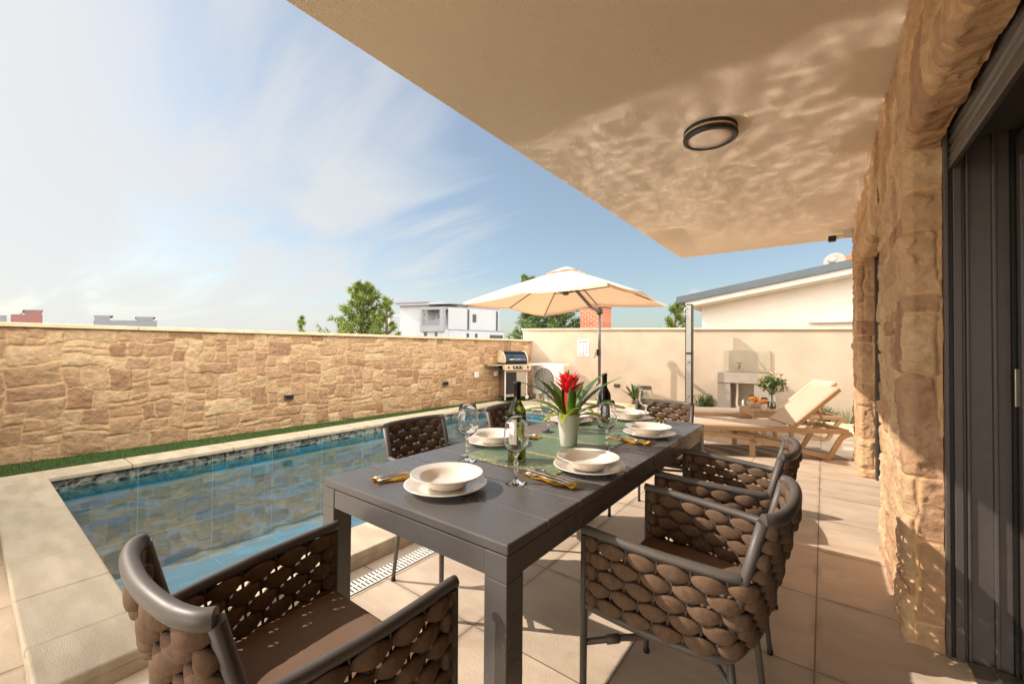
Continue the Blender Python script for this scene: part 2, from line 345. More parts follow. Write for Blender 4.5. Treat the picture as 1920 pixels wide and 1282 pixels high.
def stone_sheet(name, path, z0, z1, m, seed, parent=None, res=.012, amp=.028, vert=False, taper=True, **kw):
    """masonry relief swept along a plan path (x,y), displaced along its outward normal; vert: path is (x,z) swept along y from z0 to z1"""
    P = [Vector((p[0], p[1])) for p in path]; seg = [(P[i+1]-P[i]).length for i in range(len(P)-1)]; L = sum(seg)
    n = max(2, int(L/res)); k = max(2, int((z1-z0)/res)); pts = []; nr = []
    cum = [0]
    for q in seg: cum.append(cum[-1]+q)
    def at(s):
        s = min(max(s, 0), L)
        for i in range(len(seg)):
            if s <= cum[i+1]+1e-9: return P[i]+(P[i+1]-P[i])*((s-cum[i])/seg[i])
        return P[-1]
    for i in range(n+1):
        s = L*i/n; p = at(s); a = at(s-.02); b = at(s+.02); t = (b-a).normalized()
        p = (a+b)/2 if .02 < s < L-.02 else p
        pts.append(p); nr.append(Vector((-t.y, t.x)))
    S = np.linspace(0, L, n+1)[:, None]*np.ones((1, k+1)); Z = np.linspace(0, z1-z0, k+1)[None, :]*np.ones((n+1, 1))
    h, tint, mo = stone_field(S, Z, L, z1-z0, seed, amp=amp, **kw)
    px = np.array([p.x for p in pts])[:, None]; py = np.array([p.y for p in pts])[:, None]
    nx_ = np.array([q.x for q in nr])[:, None]; ny_ = np.array([q.y for q in nr])[:, None]
    V = np.zeros((n+1, k+1, 3))
    if vert: V[..., 0] = px+nx_*h; V[..., 2] = py+ny_*h; V[..., 1] = z0+Z
    else: V[..., 0] = px+nx_*h; V[..., 1] = py+ny_*h; V[..., 2] = z0+Z
    idx = np.arange((n+1)*(k+1)).reshape(n+1, k+1)
    F = np.stack([idx[:-1, :-1], idx[1:, :-1], idx[1:, 1:], idx[:-1, 1:]], -1).reshape(-1, 4)
    if not vert: F = F[:, ::-1]
    me = bpy.data.meshes.new(name); me.vertices.add(V.size//3); me.vertices.foreach_set('co', V.reshape(-1))
    me.loops.add(F.size); me.loops.foreach_set('vertex_index', F.reshape(-1).astype(np.int32))
    me.polygons.add(len(F)); me.polygons.foreach_set('loop_start', np.arange(0, F.size, 4, dtype=np.int32)); me.polygons.foreach_set('use_smooth', np.ones(len(F), bool))
    me.update(calc_edges=True)
    ca = me.color_attributes.new('tint', 'FLOAT_COLOR', 'POINT'); C = np.ones((V.size//3, 4), np.float32); C[:, 0] = tint.reshape(-1); C[:, 1] = mo.reshape(-1); C[:, 2] = 0
    ca.data.foreach_set('color', C.reshape(-1)); me.validate()
    return link(name, me, m, parent)
# ================================================================== SETTING
def grid_mat(name, base, alt, line, sx, sy, ox, oy, lw=.0035, rough=.6, var=.06, bump=.25, bscale=90, nscale=2.5, spec=.35, stretch=(1, 1, 1)):
    m = bpy.data.materials.new(name); m.use_nodes = True; t = m.node_tree; p = t.nodes['Principled BSDF']
    g = t.nodes.new('ShaderNodeTexCoord'); sp = t.nodes.new('ShaderNodeSeparateXYZ'); t.links.new(g.outputs['Object'], sp.inputs[0])
    def cellc(v, s, o):
        q = NM(t, 'DIVIDE', NM(t, 'ADD', v, o), s); fr = NM(t, 'FRACT', q); d = NM(t, 'MULTIPLY', NM(t, 'MINIMUM', fr, NM(t, 'SUBTRACT', 1., fr)), s)
        return NM(t, 'FLOOR', q), d
    cx_, dx = cellc(sp.outputs[0], sx, ox); cy_, dy = cellc(sp.outputs[1], sy, oy)
    dmin = NM(t, 'MINIMUM', dx, dy); mask = NMAP(t, dmin, lw*.45, lw, 1, 0)
    cv = t.nodes.new('ShaderNodeCombineXYZ'); t.links.new(cx_, cv.inputs[0]); t.links.new(cy_, cv.inputs[1])
    wn = t.nodes.new('ShaderNodeTexWhiteNoise'); t.links.new(cv.outputs[0], wn.inputs[0])
    ad = t.nodes.new('ShaderNodeVectorMath'); ad.operation = 'MULTIPLY_ADD'; t.links.new(wn.outputs['Color'], ad.inputs[0]); ad.inputs[1].default_value = (9, 9, 9); t.links.new(g.outputs['Object'], ad.inputs[2])
    mp = t.nodes.new('ShaderNodeMapping'); t.links.new(ad.outputs[0], mp.inputs[0]); mp.inputs['Scale'].default_value = stretch
    nz = t.nodes.new('ShaderNodeTexNoise'); t.links.new(mp.outputs[0], nz.inputs[0]); nz.inputs['Scale'].default_value = nscale; nz.inputs['Detail'].default_value = 8; nz.inputs['Roughness'].default_value = .6
    mx = t.nodes.new('ShaderNodeMix'); mx.data_type = 'RGBA'; t.links.new(NMAP(t, nz.outputs[0], .3, .7), mx.inputs[0]); mx.inputs[6].default_value = (*lin(base), 1); mx.inputs[7].default_value = (*lin(alt), 1)
    hs = t.nodes.new('ShaderNodeHueSaturation'); t.links.new(mx.outputs[2], hs.inputs['Color']); t.links.new(NM(t, 'MULTIPLY_ADD', wn.outputs['Value'], var, 1-var/2), hs.inputs['Value'])
    m2 = t.nodes.new('ShaderNodeMix'); m2.data_type = 'RGBA'; t.links.new(mask, m2.inputs[0]); t.links.new(hs.outputs[0], m2.inputs[6]); m2.inputs[7].default_value = (*lin(line), 1)
    gr = t.nodes.new('ShaderNodeMix'); gr.data_type = 'RGBA'; ns = t.nodes.new('ShaderNodeTexNoise'); t.links.new(g.outputs['Object'], ns.inputs[0]); ns.inputs['Scale'].default_value = 5.5; ns.inputs['Detail'].default_value = 7
    t.links.new(NM(t, 'MULTIPLY', NMAP(t, dmin, 0., .03, .5, 0), NMAP(t, ns.outputs[0], .4, .65, 0, 1)), gr.inputs[0]); t.links.new(m2.outputs[2], gr.inputs[6]); gr.inputs[7].default_value = (*lin(line), 1)
    gs = t.nodes.new('ShaderNodeMix'); gs.data_type = 'RGBA'; t.links.new(NMAP(t, ns.outputs[0], .6, .74, 0, .22), gs.inputs[0]); t.links.new(gr.outputs[2], gs.inputs[6]); gs.inputs[7].default_value = (*lin(line), 1)
    t.links.new(gs.outputs[2], p.inputs['Base Color']); t.links.new(NMAP(t, nz.outputs[0], .3, .7, rough-.14, rough+.12), p.inputs['Roughness']); p.inputs['Specular IOR Level'].default_value = spec
    nb = t.nodes.new('ShaderNodeTexNoise'); t.links.new(g.outputs['Object'], nb.inputs[0]); nb.inputs['Scale'].default_value = bscale; nb.inputs['Detail'].default_value = 5
    bp = t.nodes.new('ShaderNodeBump'); bp.inputs['Strength'].default_value = bump; bp.inputs['Distance'].default_value = .006
    t.links.new(NM(t, 'SUBTRACT', nb.outputs[0], NM(t, 'MULTIPLY', mask, 1.5)), bp.inputs['Height']); t.links.new(bp.outputs[0], p.inputs['Normal'])
    return m
M['tile'] = grid_mat('terrace_tile', '#bba790', '#d0bda5', '#7d6a58', .592, .588, .03, -1.945+.588*8, lw=.004, var=.12, stretch=(1, 2.2, 1))
PX0, PX1, PY0, PY1 = -5.2, -2.305, .44, 6.50       # pool basin
def frame_sheet(name, m, x0, x1, y0, y1, hx0, hx1, hy0, hy1, z, kind='structure'):
    b = MB()
    for (a, c, d, e) in ((x0, hx0, y0, y1), (hx1, x1, y0, y1), (hx0, hx1, y0, hy0), (hx0, hx1, hy1, y1)): b.quad((a, d, z), (c, d, z), (c, e, z), (a, e, z))
    bmesh.ops.remove_doubles(b.bm, verts=b.bm.verts[:], dist=1e-4)
    return tag(b.build(name, m), kind=kind)
frame_sheet('terrace', M['tile'], -5.5, 6., -3., 8.8, PX0-.02, PX1+.02, PY0-.02, PY1+.02, 0)
frame_sheet('ground', M['earth'], -900, 900, -900, 900, PX0-.3, PX1+.3, PY0-.3, PY1+.3, -.12)
b = MB(); b.quad((-6.8, -1, -.02), (-5.5, -1, -.02), (-5.5, 8.8, -.02), (-6.8, 8.8, -.02)); tag(b.build('planting_strip', M['earth']), kind='structure')

# ---- pool
def pool_tile():
    m = bpy.data.materials.new('pool_tile'); m.use_nodes = True; t = m.node_tree; p = t.nodes['Principled BSDF']
    g = t.nodes.new('ShaderNodeTexCoord'); ge = t.nodes.new('ShaderNodeNewGeometry')
    sp = t.nodes.new('ShaderNodeSeparateXYZ'); t.links.new(g.outputs['Object'], sp.inputs[0]); sn = t.nodes.new('ShaderNodeSeparateXYZ'); t.links.new(ge.outputs['Normal'], sn.inputs[0])
    def dl(v, s, o): fr = NM(t, 'FRACT', NM(t, 'DIVIDE', NM(t, 'ADD', v, o), s)); return NM(t, 'MULTIPLY', NM(t, 'MINIMUM', fr, NM(t, 'SUBTRACT', 1., fr)), s)
    big = 10.
    nx, ny, nz_ = [NM(t, 'ABSOLUTE', sn.outputs[i]) for i in range(3)]
    dx = NM(t, 'ADD', dl(sp.outputs[0], .6, .2), NM(t, 'MULTIPLY', nx, big)); dy = NM(t, 'ADD', dl(sp.outputs[1], .6, -.44+.6), NM(t, 'MULTIPLY', ny, big)); dz = NM(t, 'ADD', dl(sp.outputs[2], .6, .62), NM(t, 'MULTIPLY', nz_, big))
    mask = NMAP(t, NM(t, 'MINIMUM', NM(t, 'MINIMUM', dx, dy), dz), .0015, .004, 1, 0)
    mp = t.nodes.new('ShaderNodeMapping'); t.links.new(g.outputs['Object'], mp.inputs[0]); mp.inputs['Scale'].default_value = (2.6, .8, 3.2)
    n = t.nodes.new('ShaderNodeTexNoise'); t.links.new(mp.outputs[0], n.inputs[0]); n.inputs['Scale'].default_value = 2.6; n.inputs['Detail'].default_value = 12; n.inputs['Roughness'].default_value = .66; n.inputs['Distortion'].default_value = .6
    cr = t.nodes.new('ShaderNodeValToRGB'); t.links.new(n.outputs[0], cr.inputs[0]); e = cr.color_ramp.elements
    e[0].position = .28; e[0].color = (*lin('#0f4a63'), 1); e[1].position = .78; e[1].color = (*lin('#8a8468'), 1)
    for pos, c in ((.38, '#1c86ae'), (.46, '#39757f'), (.53, '#70735e'), (.6, '#2a98bc'), (.68, '#577268')): q = e.new(pos); q.color = (*lin(c), 1)
    # waterline mosaic band, darker marbled pattern above the water
    v = t.nodes.new('ShaderNodeTexNoise'); t.links.new(g.outputs['Object'], v.inputs[0]); v.inputs['Scale'].default_value = 13; v.inputs['Detail'].default_value = 6; v.inputs['Distortion'].default_value = 1.2
    c2 = t.nodes.new('ShaderNodeValToRGB'); t.links.new(v.outputs[0], c2.inputs[0]); e = c2.color_ramp.elements
    e[0].position = .38; e[0].color = (*lin('#2a2420'), 1); e[1].position = .7; e[1].color = (*lin('#b0a594'), 1); q = e.new(.5); q.color = (*lin('#6d675f'), 1)
    band = NMAP(t, sp.outputs[2], -.07, -.055, 0, 1)
    mb = t.nodes.new('ShaderNodeMix'); mb.data_type = 'RGBA'; t.links.new(band, mb.inputs[0]); t.links.new(cr.outputs[0], mb.inputs[6]); t.links.new(c2.outputs[0], mb.inputs[7])
    ml = t.nodes.new('ShaderNodeMix'); ml.data_type = 'RGBA'; t.links.new(mask, ml.inputs[0]); t.links.new(mb.outputs[2], ml.inputs[6]); ml.inputs[7].default_value = (*lin('#7fb0ae'), 1)
    t.links.new(ml.outputs[2], p.inputs['Base Color']); p.inputs['Roughness'].default_value = .35
    return m
M['pooltile'] = pool_tile()
pool = thing('swimming_pool', 'long rectangular swimming pool with slate and teal tiles beside the stone garden wall', 'swimming pool', ((PX0+PX1)/2, (PY0+PY1)/2, 0))
pinv = Matrix.Translation(-pool.location)
def into(o, par): o.parent = par; o.matrix_parent_inverse = Matrix.Translation(-Vector(par.location)); return o
b = MB(); DEP = -1.02
c = [(PX0, PY0), (PX1, PY0), (PX1, PY1), (PX0, PY1)]
for i in range(4):
    a, d = c[i], c[(i+1) % 4]; b.quad((*a, .045), (*d, .045), (*d, DEP), (*a, DEP))
b.quad((*c[0], DEP), (*c[1], DEP), (*c[2], DEP), (*c[3], DEP))
into(b.build('basin', M['pooltile'], recalc=False), pool)
def coping(x0, x1, y0, y1, along, n, seed, inner=1):
    b = MB(); rs = random.Random(seed); L = (x1-x0) if along == 'x' else (y1-y0)
    for i in range(n):
        a = L*i/n+.0025; e = L*(i+1)/n-.0025; h = .088+rs.uniform(-.0012, .0012)
        if along == 'x': b.box(x0+a, x0+e, y0, y1, .047, h, .009, seg=3); b.box(x0+a+.001, x0+e-.001, y0+.006+(.03 if inner < 0 else 0), y1-.006-(.03 if inner > 0 else 0), .001, .0465)
        else: b.box(x0, x1, y0+a, y0+e, .047, h, .009, seg=3); b.box(x0+.006+(.03 if inner < 0 else 0), x1-.006-(.03 if inner > 0 else 0), y0+a+.001, y0+e-.001, .001, .0465)
    return b
into(coping(PX0-.31, PX0+.025, .16, 6.82, 'y', 8, 1).build('coping', M['coping']), pool)
into(coping(PX1-.025, PX1+.29, .16, 6.82, 'y', 8, 2, -1).build('coping', M['coping']), pool)
into(coping(PX0+.027, PX1-.027, .16, PY0+.025, 'x', 6, 3).build('coping', M['coping']), pool)
into(coping(PX0+.027, PX1-.027, PY1-.025, 6.82, 'x', 5, 4, -1).build('coping', M['coping']), pool)
b = MB(); b.box(PX0+.002, PX0+.02, 2.02, 2.22, -.28, -.15, .004); into(b.build('skimmer_plate', mat('teal_plate', '#1f8f9c', .4)), pool)
# ladder of light: water
def water_mat():
    m = bpy.data.materials.new('pool_water'); m.use_nodes = True; t = m.node_tree
    for n in list(t.nodes): t.nodes.remove(n)
    o = t.nodes.new('ShaderNodeOutputMaterial'); mx = t.nodes.new('ShaderNodeMixShader'); tr = t.nodes.new('ShaderNodeBsdfTransparent'); gl = t.nodes.new('ShaderNodeBsdfGlossy')
    tr.inputs[0].default_value = (.54, .90, .95, 1); gl.inputs['Roughness'].default_value = .043
    g = t.nodes.new('ShaderNodeTexCoord'); n = t.nodes.new('ShaderNodeTexNoise'); t.links.new(g.outputs['Object'], n.inputs[0]); n.inputs['Scale'].default_value = 7.5; n.inputs['Detail'].default_value = 1.; n.inputs['Roughness'].default_value = .3
    n2 = t.nodes.new('ShaderNodeTexNoise'); t.links.new(g.outputs['Object'], n2.inputs[0]); n2.inputs['Scale'].default_value = 1.9; n2.inputs['Detail'].default_value = 0
    bp = t.nodes.new('ShaderNodeBump'); bp.inputs['Strength'].default_value = 1; bp.inputs['Distance'].default_value = .0026
    t.links.new(NM(t, 'ADD', NM(t, 'MULTIPLY', n.outputs[0], .36), n2.outputs[0]), bp.inputs['Height'])
    fr = t.nodes.new('ShaderNodeFresnel'); fr.inputs[0].default_value = 1.34
    t.links.new(bp.outputs[0], gl.inputs['Normal']); t.links.new(bp.outputs[0], fr.inputs['Normal'])
    t.links.new(NM(t, 'MULTIPLY', fr.outputs[0], .33), mx.inputs[0]); t.links.new(tr.outputs[0], mx.inputs[1]); t.links.new(gl.outputs[0], mx.inputs[2]); t.links.new(mx.outputs[0], o.inputs[0])
    return m
b = MB(); b.quad((PX0+.001, PY0+.001, -.042), (PX1-.001, PY0+.001, -.042), (PX1-.001, PY1-.001, -.042), (PX0+.001, PY1-.001, -.042)); tag(b.build('water', water_mat()), kind='structure')
# drain channel
dr = thing('drain_channel', 'long white slotted drain grate set in the floor beside the pool coping', 'drain', (-1.88, 3.3, 0))
b = MB(); b.box(-1.935, -1.825, -.6, 7.2, -.006, .0015); into(b.build('channel', M['dark']), dr)
b = MB()
for x0, x1 in ((-1.935, -1.927), (-1.884, -1.876), (-1.833, -1.825)): b.box(x0, x1, -.6, 7.2, .002, .005)
y = -.6
while y < 7.2: b.box(-1.928, -1.883, y, y+.0125, .002, .0046); b.box(-1.877, -1.832, y, y+.0125, .002, .0046); y += .022
into(b.build('grate', M['white']), dr)

# ---- stone garden wall
def wx(y): return -6.5+(y-.26)*.0595
gw = thing('stone_garden_wall', 'long rubble sandstone garden wall with a pale limestone cap behind the pool', 'wall', (-6.4, 4, 0))
o = stone_sheet('masonry', [(wx(8.85), 8.85), (wx(-.9), -.9)], -.05, 1.372, M['stone_left'], 11, res=.0125, amp=.017, cell=.070, wr=(2, 6), hr=(1, 3), rough=.018, fac=.42); into(o, gw)
b = MB(); b.prism([(wx(-.9)-.30, -.9), (wx(-.9)-.05, -.9), (wx(8.9)-.05, 8.9), (wx(8.9)-.30, 8.9)], -.1, 1.371); into(b.build('core', M['render']), gw)
b = MB(); n = 9
for i in range(n):
    y0 = -.9+9.7*i/n+.002; y1 = -.9+9.7*(i+1)/n-.002
    b.prism([(wx(y0)-.33, y0), (wx(y0)+.045, y0), (wx(y1)+.045, y1), (wx(y1)-.33, y1)], 1.374, 1.418)
bmesh.ops.bevel(b.bm, geom=b.bm.edges[:], offset=.004, segments=1, affect='EDGES')
into(b.build('cap', M['cap']), gw)
# ---- rendered back wall, its top line falls slightly to the right
def bz(x): return 1.71-.030*(x+6.2)*.62
bw = thing('rendered_back_wall', 'cream rendered boundary wall across the far end of the terrace', 'wall', (-1, 8.9, 0))
b = MB(); b.prism([(-6.25, -.1), (7, -.1), (7, bz(7)-.04), (-6.25, bz(-6.25)-.04)], 8.8, 9.0, 'y'); into(b.build('render_face', M['render']), bw)
b = MB(); b.prism([(-6.28, bz(-6.28)-.038), (7, bz(7)-.038), (7, bz(7)), (-6.28, bz(-6.28))], 8.765, 9.035, 'y'); bmesh.ops.bevel(b.bm, geom=b.bm.edges[:], offset=.003, segments=1, affect='EDGES'); into(b.build('cap', M['cap']), bw)
# planting edge in front of the back wall
kb = thing('planting_edge', 'low pale kerb and pebble bed running along the foot of the back wall', 'kerb', (-1, 8.5, 0))
b = MB(); b.box(-5.2, 1.5, 8.40, 8.46, -.01, .05, .006); into(b.build('kerb', M['cap']), kb)
b = MB(); rs = random.Random(4)
for i in range(900):
    x = rs.uniform(-5.1, .4); y = rs.uniform(8.48, 8.77); r = rs.uniform(.012, .03)
    b2 = bmesh.new(); bmesh.ops.create_icosphere(b2, subdivisions=1, radius=r); bmesh.ops.scale(b2, vec=(1, rs.uniform(.6, 1), .6), verts=b2.verts); bmesh.ops.translate(b2, vec=(x, y, r*.4), verts=b2.verts); b.join(b2)
into(b.build('pebbles', mat('pebbles', '#b5a48a', .8, var=.3, vscale=14)), kb).__setitem__('kind', 'stuff')
# side wall at the near left end, outside the frame: it shades the near coping
sw = thing('side_garden_wall', 'rendered side wall closing the near left end of the pool garden', 'wall', (-4.8, -.5, 0))
b = MB(); b.box(-6.9, -3.25, -.62, -.42, -.1, 1.60, .004); into(b.build('render_face', M['render']), sw)
# ---- turf strip
def turf():
    rs = np.random.RandomState(5); n = 26000
    y = rs.uniform(-.9, 8.3, n); x0 = -6.5+(y-.26)*.0595; x = x0+.0+rs.rand(n)*(-5.51-x0); h = rs.uniform(.018, .034, n); a = rs.rand(n)*6.28; w_ = .0035
    V = np.zeros((n, 3, 3)); V[:, 0] = np.stack([x-w_*np.cos(a), y-w_*np.sin(a), 0*x-.02], 1); V[:, 1] = np.stack([x+w_*np.cos(a), y+w_*np.sin(a), 0*x-.02], 1)
    V[:, 2] = np.stack([x+rs.normal(0, .008, n), y+rs.normal(0, .008, n), h], 1)
    me = bpy.data.meshes.new('turf'); me.from_pydata(V.reshape(-1, 3).tolist(), [], np.arange(3*n).reshape(-1, 3).tolist()); return me
tag(link('artificial_turf', turf(), M['turf']), kind='stuff', label='narrow strip of green artificial turf at the foot of the stone wall', cat='turf')
b = MB(); b.quad((wx(-.9)-.02, -.9, .004), (-5.51, -.9, .004), (-5.51, 8.3, .004), (wx(8.3)-.02, 8.3, .004)); tag(b.build('turf_base', M['turf']), kind='structure')

# ---- house
hs = thing('house', 'stone clad villa with dark sliding doors and a deep plastered overhang', 'house', (.28, 2, 0))
SLZ = 2.55
def H_(o): return into(o, hs)
# overhanging slab
b = MB(); b.box(-1.68, .40, -4., 6.385, SLZ, SLZ+.28, .006); soff = H_(b.build('overhang', M['soffit']))
b = MB(); b.box(.402, 7., -4., 5.98, SLZ, SLZ+.28); H_(b.build('roof_slab', M['white_render']))
XO, XI, DT = .28, .385, 2.065
pe = 2.387
H_(stone_sheet('stone_cladding', [(XI, pe), (XO, pe), (XO, 3.35), (XI, 3.35)], 0, SLZ+.01, M['stone'], 21, res=.007, amp=.017, cell=.085, wr=(2, 5), rough=.014, fac=1.1, warp=.25))
H_(stone_sheet('stone_cladding', [(XI, 5.185), (XO-.005, 5.185), (XO-.005, 6.02), (.5, 6.02)], 0, SLZ+.01, M['stone'], 22, res=.008, amp=.016, cell=.075, wr=(2, 5), rough=.014, fac=1.1, warp=.25))
H_(stone_sheet('stone_cladding', [(XI, DT), (XO, DT), (XO, SLZ+.01)], -2.4, pe+.05, M['stone'], 23, res=.009, amp=.02, cell=.085, rough=.014, fac=1.1, warp=.25, vert=True))
H_(stone_sheet('stone_cladding', [(XI, DT), (XO, DT), (XO, SLZ+.01)], 3.3, 5.24, M['stone'], 24, res=.010, amp=.02, cell=.08, rough=.014, fac=1.1, warp=.25, vert=True))
b = MB()
b.box(XI+.01, .8, pe+.03, 3.33, 0, SLZ-.002); b.box(XI+.01, .8, 5.215, 5.99, 0, SLZ-.002)
b.box(XI+.012, .8, -3.9, pe+.028, DT+.25, SLZ-.003); b.box(XI+.012, .8, 3.332, 5.213, DT+.25, SLZ-.003)
b.box(.802, 7, 5.8, 6.0, 0, SLZ-.002); b.box(6.8, 7, -3.9, 5.798, 0, SLZ-.002); b.box(.402, 7, -4.1, -3.902, 0, SLZ-.002)
b.box(.802, 1.0, 2.45, 5.3, 0, SLZ-.004)
H_(b.build('wall_core', M['white_render']))
M['interior'] = mat('interior_paint', '#5a5148', .8, var=.1)
b = MB(); b.box(.75, 6.79, -3.9, 5.79, .001, .012); H_(b.build('interior_floor', M['interior']))
# near sliding door: jamb profiles, shutter, leaf
F = M['frame']
dn = thing('tmp', 'x', 'x'); bpy.data.objects.remove(dn)
jy = pe-.01
b = MB()
b.box(.386, .398, jy-.028, jy+.02, 0, 2.12, .002); b.box(.411, .436, jy-.024, jy+.02, .0, 2.12, .003); b.box(.436, .446, jy-.004, jy+.02, 0, 2.12, .001); b.box(.446, .456, jy-.020, jy+.02, 0, 2.12, .003)
b.box(.456, .515, jy-.008, jy+.02, 0, 2.12, .001); b.box(.515, .527, jy-.024, jy+.02, 0, 2.12, .003); b.box(.527, .562, jy-.012, jy+.02, 0, 2.12, .002)
b.box(.386, .80, jy+.0, jy+.03, 0, 2.3)
df = H_(b.build('door_frame', F))
b = MB(); b.box(.398, .411, jy-.006, jy+.01, 0, 2.12); b.box(.562, .570, jy-.03, jy+.01, 0, 2.1); o = b.build('brush_seal', M['black']); o.parent = df
# roller shutter curtain hanging under the lintel: ribbed slats
def shutter(y0, y1, zb, x):
    b = MB(); z = zb+.052; b.box(x-.006, x+.012, y0, y1, zb, zb+.05, .003)
    while z < DT+.3:
        pts = [(x+.010, z)]+[(x+.008-.014*math.sin(math.pi*i/6), z+.001+.036*i/6) for i in range(7)]+[(x+.010, z+.038)]
        b.prism(pts, y0, y1, 'y'); z += .0385
    return b
H_(shutter(-2.5, jy-.004, 1.925, .405).build('roller_shutter', F))
H_(shutter(3.36, 5.17, 1.95, .405).build('roller_shutter', F))
b = MB()      # head frame and leaf
b.box(.43, .60, -2.5, jy-.03, 2.03, 2.14, .003); b.box(.60, .66, -2.5, jy-.02, 2.0, 2.2, .003)
H_(b.build('head_frame', F))
def leaf(y0, y1, x, zt=2.0):
    b = MB(); b.box(x, x+.05, y1-.085, y1, .03, zt, .004); b.box(x, x+.05, y0, y0+.085, .03, zt, .004); b.box(x, x+.05, y0+.086, y1-.086, zt-.09, zt, .004); b.box(x, x+.05, y0+.086, y1-.086, .03, .14, .004)
    b.box(x-.012, x-.001, y1-.086-.006, y1-.086+.01, .15, zt-.1, .002)
    return b
M['pane'] = thin_glass('window_pane', (.16, .17, .17), .0, 1.55, 1.3)
lf = H_(leaf(.9, jy-.035, .572).build('sliding_door', F))
def sub(o, par): o.parent = par; return o
b = MB(); b.box(.59, .60, .99, jy-.125, .145, 1.905); sub(b.build('pane', M['pane']), lf)
b = MB(); b.box(.556, .572, jy-.070, jy-.062, 1.0, 1.14, .003); sub(b.build('handle', M['steel']), lf)
lf = H_(leaf(-2.2, .98, .63).build('sliding_door', F)); b = MB(); b.box(.65, .66, -2.1, .88, .145, 1.905); sub(b.build('pane', M['pane']), lf)
b = MB(); b.box(.44, .70, -2.4, jy-.03, .001, .012, .002); b.box(.50, .512, -2.4, jy-.03, .012, .022, .002); b.box(.575, .585, -2.4, jy-.03, .012, .026, .002); H_(b.build('door_track', M['steel']))
# second door
b = MB()
b.box(.386, .400, 5.13, 5.175, 0, 2.12, .002); b.box(.412, .47, 5.14, 5.175, 0, 2.12, .002); b.box(.47, .50, 5.11, 5.175, 0, 2.12, .002)
H_(b.build('door_frame', F))
b = MB(); b.box(.386, .47, 3.355, 3.40, 0, 2.12, .002); H_(b.build('door_frame', F))
lf = H_(leaf(3.4, 5.12, .50).build('sliding_door', F)); b = MB(); b.box(.515, .525, 3.49, 5.03, .145, 1.905); sub(b.build('pane', M['pane']), lf)
# ceiling lamp
lp = thing('ceiling_lamp', 'round black rimmed ceiling lamp with a frosted disc under the overhang', 'lamp', (-.555, 2.75, SLZ))
b = MB(); b.lathe([(0, 0), (.150, 0), (.152, -.012), (.150, -.018), (.0, -.018)], seg=48); b.lathe([(.128, -.062), (.152, -.058), (.155, -.046), (.151, -.034), (.12, -.034)], seg=48, closed=True); b.build('rim', M['black'], lp)
b = MB(); b.lathe([(.146, -.019), (.146, -.033)], seg=48); b.lathe([(0, -.060), (.08, -.060), (.127, -.055), (.130, -.04)], seg=48); b.build('diffuser', mat('frosted_lens', '#c9b5a2', .4, var=.01), lp)
# security camera under the slab
sc_ = thing('security_camera', 'small black and white security camera under the far corner of the overhang', 'camera', (.12, 5.95, SLZ))
b = MB(); b.box(.0, .14, -.02, .02, -.075, -.045, .004); b.box(.06, .14, -.035, .035, -.075, -.001, .004); b.build('bracket', M['white'], sc_)
b = MB(); b.box(-.075, .0, -.035, .035, -.11, -.045, .012); b.lathe([(0, -.02), (.018, -.02), (.018, 0), (0, 0)], c=(-.07, 0, -.078), axis=Vector((-1, 0, 0)), seg=12); b.build('body', M['black'], sc_)

# ---- things fixed to the walls
def wallbox(name, label, cat, y, z, wd, ht, m, dp=.03, slot=None):
    t = thing(name, label, cat, (wx(y)+.03, y, z), rad(-90)-math.atan(.0595)*-1*0)
    b = MB(); b.box(-wd/2, wd/2, -.01-0, dp, -ht/2, ht/2, .003); b.build('housing', m, t); t.rotation_euler = (0, 0, rad(-90)-.0595)
    if slot:
        b = MB(); b.box(-wd*.36, wd*.36, dp, dp+.004, -ht*.22, ht*.3, .001); b.build('recess', M['dark'], t)
        b = MB(); b.box(-wd*.28, wd*.28, dp+.004, dp+.010, -ht*.02, ht*.14, .001); b.build('louvre', M['black'], t)
    else:
        b = MB(); b.box(-wd*.36, wd*.36, dp, dp+.005, -ht*.36, ht*.36, .003); b.build('cover', m, t)
    return t
DG = mat('graphite', '#3a3633', .5)
wallbox('wall_light', 'dark recessed step light low in the stone wall, above the middle of the pool', 'wall light', 2.93, .455, .125, .062, DG, slot=1)
wallbox('wall_light', 'dark recessed step light in the stone wall, near the barbecue end', 'wall light', 5.93, .475, .125, .07, DG, slot=1)
wallbox('socket_box', 'white outdoor socket box on the stone wall, left one of the pair', 'socket', 6.80, .61, .10, .125, M['white'], .045)
wallbox('socket_box', 'white outdoor socket box on the stone wall, right one beside the barbecue', 'socket', 7.42, .62, .10, .12, M['white'], .045)
t = thing('wall_light', 'dark recessed step light in the cream back wall, right of the parasol mast', 'wall light', (-3.675, 8.8, .39))
b = MB(); b.box(-.065, .065, -.02, .02, -.035, .035, .003); b.build('housing', DG, t)
b = MB(); b.box(-.045, .045, -.024, -.0205, -.014, .018, .001); b.build('recess', M['dark'], t); b = MB(); b.box(-.035, .035, -.028, -.0245, .0, .010, .001); b.build('louvre', M['steel'], t)
t = thing('notice_poster', 'white printed notice with a dark heading and small icons on the back wall', 'poster', (-4.51, 8.796, 1.215))
b = MB(); b.box(-.15, .15, -.006, .003, -.19, .19, .001); b.build('sheet', M['white'], t)
b = MB(); rs = random.Random(2)
x = -.12
while x < .115: wd = rs.uniform(.012, .03); b.box(x, min(x+wd, .12), -.0085, -.0062, .135, .16); x += wd+.006
for r in range(3):
    for c_ in range(3):
        cx, cz = -.09+c_*.09, .075-r*.085; b.lathe([(.016, 0), (.024, 0)], c=(cx, -.0075, cz), axis=Vector((0, -1, 0)), seg=14); b.box(cx-.008, cx+.008, -.0085, -.0062, cz-.006, cz+.006)
        for k in range(2): b.box(cx-.026, cx+.026-rs.random()*.02, -.0085, -.0062, cz-.036-k*.008, cz-.033-k*.008)
